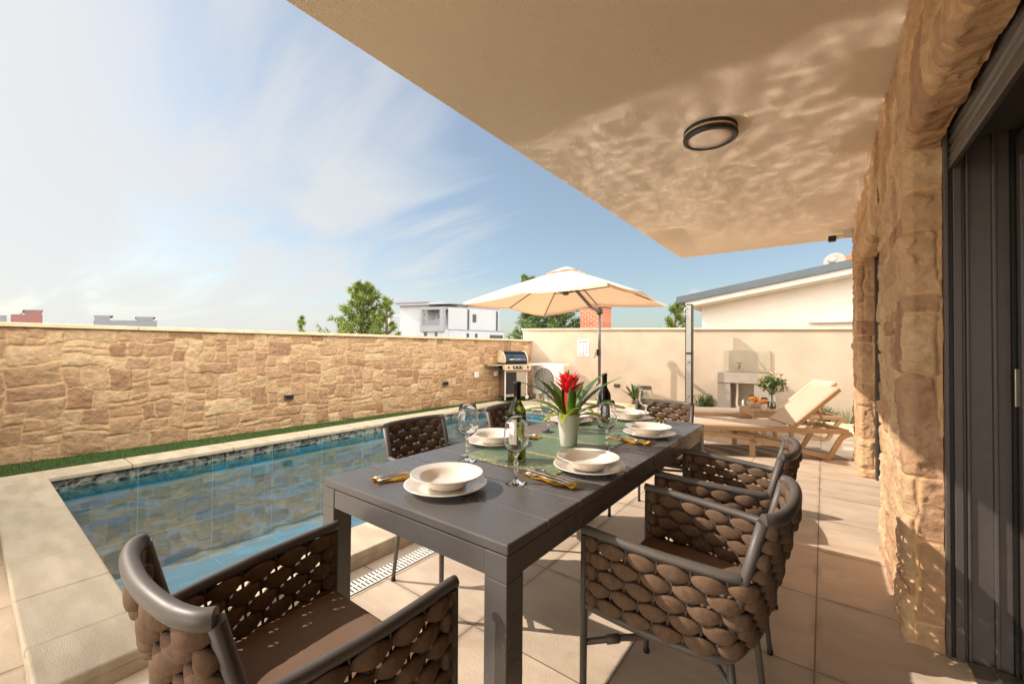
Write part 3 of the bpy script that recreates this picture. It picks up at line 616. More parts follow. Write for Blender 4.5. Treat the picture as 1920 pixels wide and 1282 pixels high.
for k in range(4): b.box(-.11, .05+rs.random()*.06, -.0085, -.0062, -.165+k*.009, -.162+k*.009)
b.build('print', mat('poster_ink', '#70708a', .7, var=0), t)
# ================================================================== DINING SET
TZ = .75; TX0, TX1, TY0, TY1 = -1.378, -.578, .757, 2.716
tb = thing('dining_table', 'long dark grey aluminium dining table with a slatted top beside the pool', 'table', ((TX0+TX1)/2, (TY0+TY1)/2, 0))
tw, tl = (TX1-TX0)/2, (TY1-TY0)/2
b = MB(); n = 11; pit = 2*tl/n
for i in range(n):
    y0 = -tl+i*pit; b.box(-tw, tw, y0+.0023, y0+pit-.0023, TZ-.026, TZ, .004, seg=2)
b.build('tabletop', M['table'], tb)
b = MB(); zt, zb = TZ-.029, TZ-.088
b.box(-tw+.004+.066, tw-.004-.066, -tl+.004, -tl+.034, zb, zt, .0015); b.box(-tw+.07, tw-.07, tl-.034, tl-.004, zb, zt, .0015)
b.box(-tw+.004, -tw+.034, -tl+.07, tl-.07, zb, zt, .0015); b.box(tw-.034, tw-.004, -tl+.07, tl-.07, zb, zt, .0015)
for y in (-.5, 0, .5): b.box(-tw+.035, tw-.035, y-.02, y+.02, zt-.03, zt-.0005)
b.build('apron', M['table'], tb)
for sx in (-1, 1):
    for sy in (-1, 1):
        x0, x1 = sorted((sx*(tw-.002), sx*(tw-.069))); y0, y1 = sorted((sy*(tl-.002), sy*(tl-.069)))
        b = MB(); b.box(x0, x1, y0, y1, TZ-.0905, TZ-.028, .002); b.box(x0, x1, y0, y1, .0, TZ-.0915, .002); b.build('leg', M['table'], tb)

def chair():
    t = thing('dining_armchair', 'x', 'chair'); FR = M['frame_chair']
    r = .0125
    def upath(z, u, side=1):            # u 0 front .. 1 corner .. 2 apex ; plan position of the shell at height z
        k = (z-.42)
        fr, mid, co, ap = Vector((.245, .252)), Vector((.05, .252)), Vector((-.165-.26*k, .208)), Vector((-.225-.26*k, 0))
        return fr, mid, co, ap
    def upl(z, n=10):                   # full U path as a list of plan points, right side to left side
        fr, mid, co, ap = upath(z, 0); pts = [(fr.x, -fr.y), (mid.x+.05, -mid.y), (mid.x-.09, -mid.y+.010), (co.x, -co.y), ((co.x+ap.x*2.2)/3.2, -co.y*.55), (ap.x, 0)]
        full = pts+[(x, -y) for x, y in pts[-2::-1]]
        return crom([(x, y, 0) for x, y in full], n)
    def armz(x): return .642-.020*min(1, max(0, (.245-x)/.42))
    def lowz(x): return .432-.014*min(1, max(0, (.245-x)/.42))
    BT = .785
    # front legs, upright posts running into the arm rails
    for s in (-1, 1):
        b = MB(); b.tube([(.252, s*.256, .012), (.250, s*.256, .35), (.247, s*.256, .638)], [.0105, .012, .0125], 12); lg = b.build('leg', FR, t)
        b = MB(); b.lathe([(0, 0), (.012, 0), (.0125, .016), (0, .016)], c=(.252, s*.256, 0), seg=12); b.build('foot_cap', M['black'], lg)
    for s in (-1, 1):
        b = MB(); b.tube([(-.215, s*.178, .012), (-.19, s*.17, .22), (-.165, s*.158, .418)], [.0095, .0115, .0125], 12); lg = b.build('leg', FR, t)
        b = MB(); b.lathe([(0, 0), (.0115, 0), (.012, .016), (0, .016)], c=(-.2155, s*.178, 0), seg=12); b.build('foot_cap', M['black'], lg)
    full = upl(.42); 
    # arm rails: from the front post back, sweeping inwards to the back post
    for s in (-1, 1):
        pl = upl(.62); half = pl[:len(pl)//2+1]
        co = Vector((-.165-.26*.2, .208)); pp = [p for p in half if p.x > co.x+.006]
        pts = [(.257, s*.254, .652)]+[(p.x, s*abs(p.y), armz(p.x)+.010) for p in pp[1:]]+[(co.x+.004, s*.207, .632)]
        b = MB(); b.tube(pts, .0138, 12, upv=Vector((0, 0, 1))); b.build('arm_rail', FR, t)
    # back post + top rail as one bent tube
    c0 = (-.165-.26*.0, .208, .425); c1 = (-.165-.26*.2, .208, .63); c2 = (-.165-.26*.37, .206, BT-.004)
    for s in (-1, 1):
        b = MB(); b.tube([(c0[0], s*c0[1], c0[2]), (c1[0], s*c1[1], c1[2]), (c2[0], s*c2[1], c2[2])], [.0120, .0140, .0155], 12); b.build('back_post', FR, t)
    cx_ = c2[0]; rail = crom([(cx_, -.206, BT), (cx_-.022, -.185, BT), (cx_-.042, -.12, BT), (cx_-.052, 0, BT), (cx_-.042, .12, BT), (cx_-.022, .185, BT), (cx_, .206, BT)], 6)
    b = MB(); b.tube(rail, .0172, 14, upv=Vector((0, 0, 1))); b.build('top_rail', FR, t)
    # lower frame
    b = MB(); b.tube([(p.x, p.y, lowz(p.x)-.004) for p in full], .0125, 10, upv=Vector((0, 0, 1))); b.tube([(.247, -.254, .43), (.247, .254, .43)], .0125, 10)
    b.build('seat_frame', FR, t)
    b = MB()
    for s in (-1, 1):
        b.tube([(.25, s*.254, .315), (.15, s*.16, .318), (-.02, s*.02, .322), (-.19, -s*.168, .30)], .0095, 10); b.tube([(.195, s*.203, .3165), (.165, s*.174, .3175)], .0135, 10)
    b.build('stretcher', FR, t)
    # rods + straps
    def sample(pts, step):
        d = [0]
        for i in range(1, len(pts)): d.append(d[-1]+(pts[i]-pts[i-1]).length)
        L = d[-1]; n = max(4, int(round(L/step))); out = []; j = 0
        for i in range(n+1):
            q = L*i/n
            while j < len(d)-2 and d[j+1] < q: j += 1
            f_ = (q-d[j])/max(1e-9, d[j+1]-d[j]); out.append(pts[j]+(pts[j+1]-pts[j])*f_)
        return out, L
    SP = .0445; NSEG = 30                 # rods round the U
    lowpts = upl(.42, 14); 
    def along(z, m):
        o_, L = sample(upl(z, 14), .01); return L
    rods = MB(); cl, L0 = sample([Vector(p) for p in lowpts], .002)
    NR = int(round(L0/SP)); 
    def plan(z, u):                      # u in 0..1 along U at height z
        k = ('p', round(z, 3))
        if k not in _pc: _pc[k] = sample(upl(z, 14), .002)[0]
        q = _pc[k]; f_ = u*(len(q)-1); i = min(int(f_), len(q)-2); return q[i]+(q[i+1]-q[i])*(f_-i)
    _pc = {}
    for i in range(1, NR):
        u = i/NR; p0 = plan(.42, u); isb = plan(.62, u).x < -.165-.26*.2-.004
        if isb: pts = [(lambda p, z: (p.x, p.y, z))(plan(z, u), z) for z in (.425, .52, .62, .71, BT-.004)]
        else: p1 = plan(.62, u); pts = [(p0.x, p0.y, lowz(p0.x)), (p1.x, p1.y, armz(p1.x)+.008)]
        rods.tube(pts, .0042, 6, cap=False)
    rods.build('upright_rods', FR, t)
    st = MB()
    def strap(row, zf, u0, u1):
        n = int((u1-u0)*NR*9); pts = []; rs = []
        for i in range(n+1):
            u = u0+(u1-u0)*i/n; z = zf(u); p = plan(z, u); q = plan(z, min(1, u+.004)); q0 = plan(z, max(0, u-.004)); tt = (q-q0); nn = Vector((tt.y, -tt.x, 0)).normalized()
            ph = math.pi*(u*NR+row); cth = math.cos(ph); w_ = abs(cth)**.8
            off = .0125*cth+.001*math.sin(u*47+row)
            edge = min(1, min(u-u0, u1-u)*NR*2.2+.55)
            pts.append(Vector((p.x, p.y, z))+nn*off); rs.append((.0128+.0098*w_)*edge)
        for k in range(1): st.tube(pts, rs, 10, flat=1., upv=Vector((0, 0, 1)))
    def bead(u0, u1, z_of, sgn):         # one padded strap segment lying over a rod
        n = 10; S_ = 12; prev = None; spw = lambda v, e: math.copysign(abs(v)**e, v)
        for i in range(n+1):
            q = i/n; u = u0+(u1-u0)*q; tq = abs(2*q-1); z = z_of(u); p = plan(z, u); qa = plan(z, min(1, u+.004)); qb = plan(z, max(0, u-.004)); tt = qa-qb; nn = Vector((tt.y, -tt.x, 0)).normalized()
            g_ = max(.0, 1-tq*tq); k_ = .13+.87*g_**.95
            c = Vector((p.x, p.y, z))+nn*sgn*(.0125*g_**.8-.0015)
            ring = [st.bm.verts.new(c+Vector((0, 0, spw(math.cos(2*math.pi*k/S_), .8)*.0222*k_))+nn*(spw(math.sin(2*math.pi*k/S_), .65)*.0082*(.6+.4*g_))) for k in range(S_)]
            if prev:
                for k in range(S_): f_ = st.bm.faces.new((prev[k], prev[(k+1) % S_], ring[(k+1) % S_], ring[k])); f_.smooth = True
            else: st.bm.faces.new(ring[::-1])
            prev = ring
        st.bm.faces.new(prev)
    def strap2(row, zf, u0, u1):
        for i in range(-1, NR+2):
            ua, ub = (i-1.06)/NR, (i+1.06)/NR; c_ = i/NR
            if ub <= u0+.01 or ua >= u1-.01: continue
            bead(max(ua, u0), min(ub, u1), lambda u: zf(u)+.001*math.sin(u*61+row*2.3), 1 if (i+row) % 2 == 0 else -1)
    bu = [i/400 for i in range(401) if plan(.7, i/400).x < -.165-.26*.28+.004]; ub0, ub1 = min(bu), max(bu)
    for row in range(5):
        fz = row/4
        strap2(row, lambda u, fz=fz: (lambda x: (lowz(x)+.022)*(1-fz)+(armz(x)-.022)*fz)(plan(.5, u).x), .006, .994)
    for k, row in enumerate(range(5, 9)):
        strap2(row, lambda u, k=k: .640+.0405*k, ub0+.006, ub1-.006)
    for s in (-1, 1):                    # wrapped column of strap at the front posts
        for k in range(5):
            z = .455+.0405*k; st.blob((.232, s*.252, z+.002), .0165, (.8, .9, 1.35), 12)
    st.build('woven_straps', M['strap'], t)
    # cushion
    b = MB(); pl = upl(.44, 6); ins = []
    for p in pl:
        q = Vector((p.x, p.y)); c = Vector((.0, 0)); q = c+(q-c)*.90; ins.append((min(q.x, .232), q.y))
    ins = [(.236, -.222)]+ins[1:-1]+[(.236, .222)]
    for (zz_, sc, ) in ((.432, .97), (.438, 1.), (.466, 1.), (.474, .975), (.478, .90), (.480, .6), (.4805, .0)):
        ring = [b.bm.verts.new((.02+(x-.02)*sc, y*sc, zz_+.0015*math.sin(x*40+y*30)*(sc < .95))) for x, y in ins] if sc > 0 else [b.bm.verts.new((.02, 0, zz_))]
        if zz_ > .432:
            for k in range(len(ins)):
                k2 = (k+1) % len(ins)
                f_ = b.bm.faces.new((prev[k], prev[k2], ring[k2], ring[k])) if len(ring) > 1 else b.bm.faces.new((prev[k], prev[k2], ring[0])); f_.smooth = True
        else: b.bm.faces.new(ring[::-1])
        prev = ring
    b.build('seat_cushion', M['cushion'], t)
    return t
ch = chair(); index_kids()
for o in bpy.data.objects:
    if o.parent == ch or (o.parent and o.parent.parent == ch): o.data.transform(Matrix.Scale(.905, 4, Vector((1, 0, 0))))
G = 'woven armchairs round the dining table'
spots = [(-.948, .478, 90., 'brown woven armchair at the near short end of the table, nearest of all'),
         (-.347, 1.395, 178., 'brown woven armchair on the house side of the table, the nearer of that pair'),
         (-.372, 2.120, 181.5, 'brown woven armchair on the house side of the table, the farther one'),
         (-1.585, 1.545, 1.5, 'brown woven armchair on the pool side of the table, the nearer of that pair'),
         (-1.575, 2.345, 10., 'brown woven armchair on the pool side of the table, the farther one'),
         (-.985, 3.06, 272., 'brown woven armchair at the far short end of the table, facing the camera')]
for i, (x, y, a, l) in enumerate(spots):
    if i == 0: ch.location = (x, y, 0); ch.rotation_euler = (0, 0, rad(a)); ch['label'] = l; ch['group'] = G
    else: dup(ch, (x, y, 0), rad(a), l, G)

# ------------------------------------------------------------------ table setting
Z0 = TZ+.0006
def plate():
    o = MB().lathe([(0, .004), (.082, .004), (.088, .006), (.098, .013), (.126, .0215), (.1305, .0225), (.1315, .021), (.128, .018), (.100, .0085), (.088, .001), (.080, 0), (.0, .0005)], seg=56).build('dinner_plate', M['porcelain']); return o
def bowl():
    return MB().lathe([(0, .010), (.045, .010), (.062, .015), (.076, .027), (.084, .0375), (.090, .0405), (.112, .0455), (.1145, .0470), (.1155, .0455), (.113, .0430), (.090, .0365), (.080, .026), (.064, .008), (.052, .002), (.048, 0), (.0, 0.001)], seg=56).build('soup_bowl', M['porcelain'])
def wineglass():
    p = [(0, .0), (.036, .0), (.0375, .001), (.036, .0025), (.012, .0065), (.0065, .012), (.0045, .020), (.0042, .034), (.0058, .039), (.0078, .045), (.0058, .051), (.0042, .055), (.0066, .060), (.0088, .067), (.0066, .074), (.0046, .080), (.0052, .088), (.0095, .095), (.022, .104), (.036, .118), (.0425, .134), (.0432, .146), (.0405, .172), (.0365, .200), (.0335, .222), (.0328, .2225)]
    inner = [(.0322, .222), (.0352, .200), (.0392, .172), (.0419, .146), (.0412, .135), (.0345, .1195), (.020, .1065), (.007, .0995), (.0, .0985)]
    return MB().lathe(p+inner, seg=40).build('wine_glass', M['glass'])
def napkin():
    b = MB(); n = 16; top = []
    for i in range(n+1):
        x = -.115+.23*i/n; w_ = .036-.010*math.sin(i*.6)*(1 if i < 5 else .3)
        top.append([b.bm.verts.new((x, -w_+2*w_*j/8, .004+.003*math.sin(i*.9+j*.8)+(.010 if i < 3 else 0)*math.sin(math.pi*j/8))) for j in range(9)])
    for i in range(n):
        for j in range(8): f_ = b.bm.faces.new((top[i][j], top[i+1][j], top[i+1][j+1], top[i][j+1])); f_.smooth = True
    g_ = bmesh.ops.solidify(b.bm, geom=b.bm.faces[:], thickness=.0025)
    o = b.build('folded_napkin', M['yellow']); 
    return o
def fork():
    b = MB(); b.tube([(-.10, 0, .008), (-.04, 0, .0095), (.02, 0, .010), (.045, 0, .0095)], [.0055, .0042, .003, .0035], 8, flat=.35, upv=_z)
    b.box(.043, .062, -.010, .010, .008, .0102, .0008)
    for k in range(4): y = -.0084+k*.0056; b.tube([(.060, y, .009), (.080, y, .0105), (.097, y, .0085)], [.0017, .0016, .0009], 6)
    return b.build('fork', M['chrome'])
def knife():
    b = MB(); b.tube([(-.11, 0, .008), (-.05, 0, .009), (.0, 0, .009)], [.0062, .005, .004], 8, flat=.5, upv=_z)
    b.prism([(0, -.005), (.09, -.008), (.108, -.002), (.112, .004), (0, .005)], .0083, .0098)
    return b.build('knife', M['chrome'])
def spoon():
    b = MB(); b.tube([(-.10, 0, .008), (-.04, 0, .0095), (.045, 0, .010)], [.0055, .0042, .003], 8, flat=.35, upv=_z)
    rr = []; 
    for k in range(9):
        a = k/8; x = .043+.050*a; w_ = .0175*math.sin(math.pi*min(1, a*.96+.04))**.7; rr.append([b.bm.verts.new((x, -w_+2*w_*j/6, .0115-.005*math.sin(math.pi*a)*(1-((j-3)/3)**2))) for j in range(7)])
    for k in range(8):
        for j in range(6): f_ = b.bm.faces.new((rr[k][j], rr[k+1][j], rr[k+1][j+1], rr[k][j+1])); f_.smooth = True
    bmesh.ops.solidify(b.bm, geom=[f for f in b.bm.faces if len(f.verts) == 4 and f.smooth and f.calc_center_median().x > .043 and f.calc_center_median().z > .0], thickness=.0008)
    return b.build('spoon', M['chrome'])
protos = dict(dinner_plate=plate(), soup_bowl=bowl(), wine_glass=wineglass(), folded_napkin=napkin(), fork=fork(), knife=knife(), spoon=spoon())
used = set()
def put(kind, x, y, z, rz, label, cat, group, rx=0):
    o = protos[kind]
    if kind in used: o = o.copy(); COL.objects.link(o)
    used.add(kind); o.location = (x, y, z); o.rotation_euler = (rx, 0, rz); return tag(o, label, cat, group)
# seat: plate centre, facing direction angle, where in words, glass position
seats = [('N', -.965, .940, 90, 'at the near short end of the table', (-.824, 1.125), 1.),
         ('R1', -.700, 1.415, 180, 'at the nearer seat on the house side', (-.762, 1.712), 1.),
         ('R2', -.728, 2.165, 180, 'at the farther seat on the house side', (-.872, 2.53), 1.),
         ('L1', -1.243, 1.520, 0, 'at the nearer seat on the pool side', (-1.136, 1.222), 1.),
         ('L2', -1.235, 2.25, 0, 'at the farther seat on the pool side', (-1.188, 1.915), 1.),
         ('E', -.985, 2.575, 270, 'at the far short end of the table', (-1.15, 2.50), 1.)]
for nm_, x, y, a, wd, gl_, s_ in seats:
    d = Vector((math.cos(rad(a)), math.sin(rad(a)))); l = Vector((-d.y, d.x))
    put('dinner_plate', x, y, Z0, 0, 'white plate under a bowl '+wd, 'plate', 'dinner plates on the table')
    put('soup_bowl', x+d.x*.004, y+d.y*.004, Z0+.0055, 0, 'white rimmed bowl on the plate '+wd, 'bowl', 'soup bowls on the plates')
    put('wine_glass', gl_[0], gl_[1], Z0, 0, 'empty stemmed wine glass '+wd, 'wine glass', 'wine glasses on the table')
    off = {'N': (.198, -.005), 'R1': (.198, .045), 'R2': (.195, .04), 'L1': (.20, .0), 'L2': (.195, .0), 'E': (.195, .035)}[nm_]
    c = Vector((x, y))+l*off[0]+d*off[1]; an = rad(a)+{'N': -.30, 'R1': -.14, 'R2': -.12, 'L1': .1, 'L2': .0, 'E': .25}[nm_]
    zoff = .0006 if nm_ in ('N', 'E') else .0042
    put('folded_napkin', c.x, c.y, Z0+.0022, an, 'folded yellow napkin '+wd, 'napkin', 'napkins on the table')
    dd = Vector((math.cos(an), math.sin(an))); ll = Vector((-dd.y, dd.x))
    for kk, of in (('fork', .021), ('knife', -.003), ('spoon', -.024)):
        q = c+ll*of; put(kk, q.x, q.y, Z0+.0035, an+(.04 if kk == 'fork' else -.03), 'steel %s on the napkin ' % kk+wd, kk, kk+('s' if kk != 'knife' else '')+' on the napkins' if kk != 'knife' else 'knives on the napkins')
# runner
def runner():
    m = bpy.data.materials.new('green_satin'); m.use_nodes = True; t = m.node_tree; p = t.nodes['Principled BSDF']
    g = t.nodes.new('ShaderNodeTexCoord'); sp = t.nodes.new('ShaderNodeSeparateXYZ'); t.links.new(g.outputs['Object'], sp.inputs[0])
    nz = t.nodes.new('ShaderNodeTexNoise'); t.links.new(g.outputs['Object'], nz.inputs[0]); nz.inputs['Scale'].default_value = 130; nz.inputs['Detail'].default_value = 3
    nb = t.nodes.new('ShaderNodeTexNoise'); t.links.new(g.outputs['Object'], nb.inputs[0]); nb.inputs['Scale'].default_value = 5; nb.inputs['Detail'].default_value = 4
    acc = None
    for yy, wd, off in ((-.690, .035, -.04), (-.64, .09, .05), (-.47, .017, -.06), (-.15, .017, -.06), (.12, .014, -.06), (.45, .014, -.06), (.66, .03, 0)):
        d = NM(t, 'ABSOLUTE', NM(t, 'SUBTRACT', NM(t, 'ADD', sp.outputs[1], NM(t, 'MULTIPLY', sp.outputs[0], .04)), yy)); q = NM(t, 'MULTIPLY', NMAP(t, d, wd*.4, wd, 1, 0), NMAP(t, nz.outputs[0], .5+off, .6+off, 0, 1))
        acc = q if acc is None else NM(t, 'MAXIMUM', acc, q)
    acc = NM(t, 'MAXIMUM', acc, NM(t, 'MULTIPLY', NMAP(t, nz.outputs[0], .61, .66, 0, 1), NMAP(t, nb.outputs[0], .45, .6, 0, 1)))
    mx = t.nodes.new('ShaderNodeMix'); mx.data_type = 'RGBA'; t.links.new(acc, mx.inputs[0]); 
    m0 = t.nodes.new('ShaderNodeMix'); m0.data_type = 'RGBA'; t.links.new(nb.outputs[0], m0.inputs[0]); m0.inputs[6].default_value = (*lin('#2c5530'), 1); m0.inputs[7].default_value = (*lin('#3f6b3c'), 1)
    t.links.new(m0.outputs[2], mx.inputs[6]); mx.inputs[7].default_value = (*lin('#e8c860'), 1); t.links.new(mx.outputs[2], p.inputs['Base Color'])
    t.links.new(NMAP(t, acc, 0, 1, .42, .2), p.inputs['Roughness']); t.links.new(NM(t, 'MULTIPLY', acc, .8), p.inputs['Metallic']); p.inputs['Sheen Weight'].default_value = .2
    return m
b = MB(); X0, X1, Y0_, Y1_ = -.228, .222, -.70, .70; n = 60; vv = []
for i in range(n+1):
    y = Y0_+(Y1_-Y0_)*i/n; vv.append([b.bm.verts.new((X0+(X1-X0)*j/20+.004*math.sin(i*.4), y+.006*math.sin(j*.5), .0008+.0016*(noise.noise(Vector((j*.35, i*.25, 0)))+.6))) for j in range(21)])
for i in range(n):
    for j in range(20): f_ = b.bm.faces.new((vv[i][j], vv[i+1][j], vv[i+1][j+1], vv[i][j+1])); f_.smooth = True
ro = b.build('table_runner', runner()); ro.location = (-.985, 1.955, TZ); tag(ro, 'green satin table runner with glittering gold stripes along the middle of the table', 'table runner')
# bottles
def bottle(name, label, x, y, bodymat, capm, lab, s=1.):
    t = thing(name, label, 'bottle', (x, y, TZ+.003), rad(-50), 'wine bottles on the table')
    p = [(0, .006), (.020, .003), (.034, .0), (.0365, .004), (.0368, .10), (.0365, .185), (.033, .203), (.022, .222), (.0155, .236), (.0145, .262), (.0142, .300), (.0155, .302), (.0155, .309), (.0142, .311), (.0, .311)]
    MB().lathe([(r*s, z*s) for r, z in p], seg=40).build('body', bodymat, t)
    MB().lathe([(.0148*s, .246*s), (.0150*s, .262*s), (.0146*s, .298*s), (.0160*s, .301*s), (.0160*s, .311*s), (.0130*s, .3135*s), (0, .3135*s)], seg=28).build('capsule', capm, t)
    if lab:
        b = MB(); n = 20; rr = .0371*s; va = []; a0, a1 = rad(-115), rad(-5)
        for i in range(n+1): a = a0+(a1-a0)*i/n; va.append((b.bm.verts.new((rr*math.cos(a), rr*math.sin(a), .055*s)), b.bm.verts.new((rr*math.cos(a), rr*math.sin(a), .150*s))))
        for i in range(n): f_ = b.bm.faces.new((va[i][0], va[i+1][0], va[i+1][1], va[i][1])); f_.smooth = True
        lb = b.build('label', M['label'], t)
        b = MB(); rr = .0374*s
        for z, a0, a1, hgt in ((.132, -85, -35, .004), (.122, -80, -40, .0022), (.10, -90, -30, .0015), (.094, -90, -34, .0015), (.088, -86, -38, .0015), (.068, -78, -42, .003)):
            va = []
            for i in range(9): a = rad(a0+(a1-a0)*i/8); va.append((b.bm.verts.new((rr*math.cos(a), rr*math.sin(a), z*s)), b.bm.verts.new((rr*math.cos(a), rr*math.sin(a), (z+hgt)*s))))
            for i in range(8): b.bm.faces.new((va[i][0], va[i+1][0], va[i+1][1], va[i][1]))
        b.build('print', M['ink'], lb)
    return t
bottle('wine_bottle', 'green glass wine bottle with a white label and black screw cap, nearer one', -.985, 1.350, M['bottle'], M['capsule'], True)
bottle('wine_bottle', 'black wine bottle standing behind the wine glass right of the flower pot', -1.00, 2.215, M['bottle_dark'], M['capsule'], False, .98)
# carafe behind the plant
t = thing('glass_carafe', 'tall clear glass carafe with a slim neck behind the red flower', 'carafe', (-1.118, 2.05, Z0+.002), 0)
MB().lathe([(0, .002), (.034, .002), (.038, .006), (.039, .05), (.036, .11), (.022, .17), (.014, .21), (.013, .26), (.018, .30), (.0168, .30), (.0118, .26), (.0128, .21), (.0205, .168), (.0345, .108), (.0372, .05), (.036, .009), (0, .008)], seg=36).build('body', M['glass'], t)
# potted bromeliad
t = thing('potted_bromeliad', 'red flowering bromeliad with arching green leaves in a white pot on the table', 'potted plant', (-.945, 1.700, TZ+.003))
MB().lathe([(0, .003), (.036, .0), (.039, .003), (.0525, .142), (.0535, .147), (.0515, .149), (.0500, .145), (.0470, .120), (0, .118)], seg=44).build('pot', M['porcelain'], t)
MB().lathe([(0, .127), (.0465, .124)], seg=20).build('soil', mat('potting_soil', '#2b1d12', .95, bump=.8), t)
def leafmat(name, a, b_, c, thr=.0):
    m = bpy.data.materials.new(name); m.use_nodes = True; tt = m.node_tree; p = tt.nodes['Principled BSDF']
    g = tt.nodes.new('ShaderNodeTexCoord'); sp = tt.nodes.new('ShaderNodeSeparateXYZ'); tt.links.new(g.outputs['Object'], sp.inputs[0])
    cr = tt.nodes.new('ShaderNodeValToRGB'); tt.links.new(NM(tt, 'DIVIDE', NM(tt, 'SUBTRACT', sp.outputs[2], .12), .2), cr.inputs[0]); e = cr.color_ramp.elements
    e[0].color = (*lin(a), 1); e[1].color = (*lin(c), 1); e[1].position = .75; q = e.new(.35); q.color = (*lin(b_), 1)
    nz = tt.nodes.new('ShaderNodeTexNoise'); tt.links.new(g.outputs['Object'], nz.inputs[0]); nz.inputs['Scale'].default_value = 40
    hs_ = tt.nodes.new('ShaderNodeHueSaturation'); tt.links.new(cr.outputs[0], hs_.inputs['Color']); tt.links.new(NMAP(tt, nz.outputs[0], .3, .7, .75, 1.2), hs_.inputs['Value'])
    tt.links.new(hs_.outputs[0], p.inputs['Base Color']); p.inputs['Roughness'].default_value = .45
    tt.links.new(hs_.outputs[0], p.inputs['Base Color'])
    try: p.inputs['Subsurface Weight'].default_value = .0
    except Exception: pass
    return m
M['brom'] = leafmat('bromeliad_leaf', '#b0b038', '#648228', '#446428')
M['bromred'] = leafmat('bromeliad_bract', '#7a1420', '#c0182a', '#e0242c')
def strapleaf(b, base, az, L, lean, droop, w0, cup=.25, n=14, twist=0):
    d = Vector((math.cos(az), math.sin(az), 0)); s_ = Vector((-d.y, d.x, 0)); p = Vector(base); prev = None; th = lean
    for i in range(n+1):
        a = i/n; w_ = w0*(1-a**3.2)*(.72+.5*math.sin(math.pi*min(1, a*1.1))) if a < 1 else .0004
        T = d*math.sin(th)+Vector((0, 0, math.cos(th))); nn = T.cross(s_)
        row = [b.bm.verts.new(p+s_*(w_*k)-nn*(w_*cup*(1-k*k))) for k in (-1, -.5, 0, .5, 1)]
        if prev:
            for k in range(4): f_ = b.bm.faces.new((prev[k], prev[k+1], row[k+1], row[k])); f_.smooth = True
        prev = row; p = p+T*(L/n); th += droop/n
b = MB(); rs = random.Random(12)
# angles as seen: long arching leaves left and right, shorter upright ones behind
for az, L, le, dr_, w_ in ((212, .31, .50, 1.15, .021), (198, .27, .80, 1.4, .019), (228, .25, .98, 1.3, .016), (184, .27, .40, .9, .021), (38, .31, .62, .75, .021), (22, .27, .9, 1.2, .018), (55, .30, .42, .8, .021), (5, .22, 1.05, 1.6, .018),
                           (120, .27, .35, .6, .02), (95, .25, .55, .8, .018), (150, .26, .5, .9, .018), (290, .20, .9, 1.7, .020), (335, .21, .62, 1.7, .021), (262, .19, 1.1, 1.3, .014)):
    a = rad(az); strapleaf(b, (.012*math.cos(a), .012*math.sin(a), .122), a, L, le*.85, dr_, w_*1.22)
b.build('leaves', M['brom'], t)
b = MB()
for az, L, le, dr_, w_ in ((340, .20, .05, .16, .026), (170, .19, .12, .12, .018), (75, .21, .05, .12, .022)): a = rad(az); strapleaf(b, (.012*math.cos(a), .012*math.sin(a), .125), a, L, le, dr_, w_, cup=.4)
b.build('inner_leaves', M['brom'], t)
b = MB()
for k in range(12): a = rad(k*137.5); strapleaf(b, (.004*math.cos(a), .004*math.sin(a), .15), a, .165, .03+.010*(k % 4), .10, .016, cup=.45, n=9)
for k in range(26):
    a = rad(k*137.5); q = k/26; strapleaf(b, (.012*math.cos(a), .012*math.sin(a), .24+.055*q), a, .078-.014*q, .85-.5*q, .6*rs.random()+.25, .0125, cup=.35, n=7)
for k in range(12): a = rad(k*47); strapleaf(b, (0.006*math.cos(a), 0.006*math.sin(a), .285), a, .052, .30+.3*rs.random(), .5, .007, n=6)
b.build('flower_bracts', M['bromred'], t)
for o in bpy.data.objects:
    if o.parent == t and o.name.startswith(('leaves', 'inner', 'flower')):
        s_ = o.modifiers.new('thick', 'SOLIDIFY'); s_.thickness = .0008
# ================================================================== FAR TERRACE
# ---- barbecue: faces the camera side (-Y, slightly +X)
t = thing('gas_barbecue', 'stainless gas barbecue on a wheeled cart in the corner by the stone wall', 'barbecue', (-5.79, 7.72, 0), rad(64))
S, K = M['steel'], M['black']
b = MB()      # cart cabinet
b.box(-.26, .26, -.20, -.19, .14, .68, .003); b.box(-.26, .26, .19, .20, .14, .68, .003); b.box(.25, .26, -.19, .19, .14, .68); b.box(-.26, -.25, -.19, .19, .14, .68)
b.box(-.27, .27, -.22, .21, .10, .14, .006); b.build('cart_base', S, t)
b = MB(); b.box(-.262, .0-.005, -.215, -.202, .16, .66, .004); b.build('door', K, t); b = MB(); b.box(.005, .262, -.215, -.202, .16, .66, .004); b.build('door', M['steel'], t)
for sx in (-1, 1):
    for sy in (-1, 1):
        b = MB(); b.box(sx*.275-.013, sx*.275+.013, sy*.205-.013, sy*.205+.013, .03 if sx < 0 else .10, .80, .003); b.build('leg', M['white'], t)
for sy in (-1, 1):
    b = MB(); b.lathe([(.03, -.018), (.075, -.018), (.08, -.012), (.08, .012), (.075, .018), (.03, .018)], c=(.285, sy*.19, .08), axis=Vector((0, 1, 0)), seg=28, closed=True); wh = b.build('wheel', K, t)
    b = MB(); b.lathe([(0, -.021), (.045, -.021), (.05, -.016), (.05, .016), (.045, .021), (0, .021)], c=(.285, sy*.19, .08), axis=Vector((0, 1, 0)), seg=24); b.build('hub', M['white'], wh)
b = MB(); b.prism([(-.33, .70), (.33, .70), (.34, .74), (.345, .83), (-.345, .83), (-.34, .74)], -.30, -.20, 'y'); bmesh.ops.bevel(b.bm, geom=b.bm.edges[:], offset=.008, segments=2, affect='EDGES'); b.build('control_panel', M['cap'], t)
b = MB(); b.box(-.13, .13, -.306, -.301, .735, .80, .003); b.build('knob_plate', K, t)
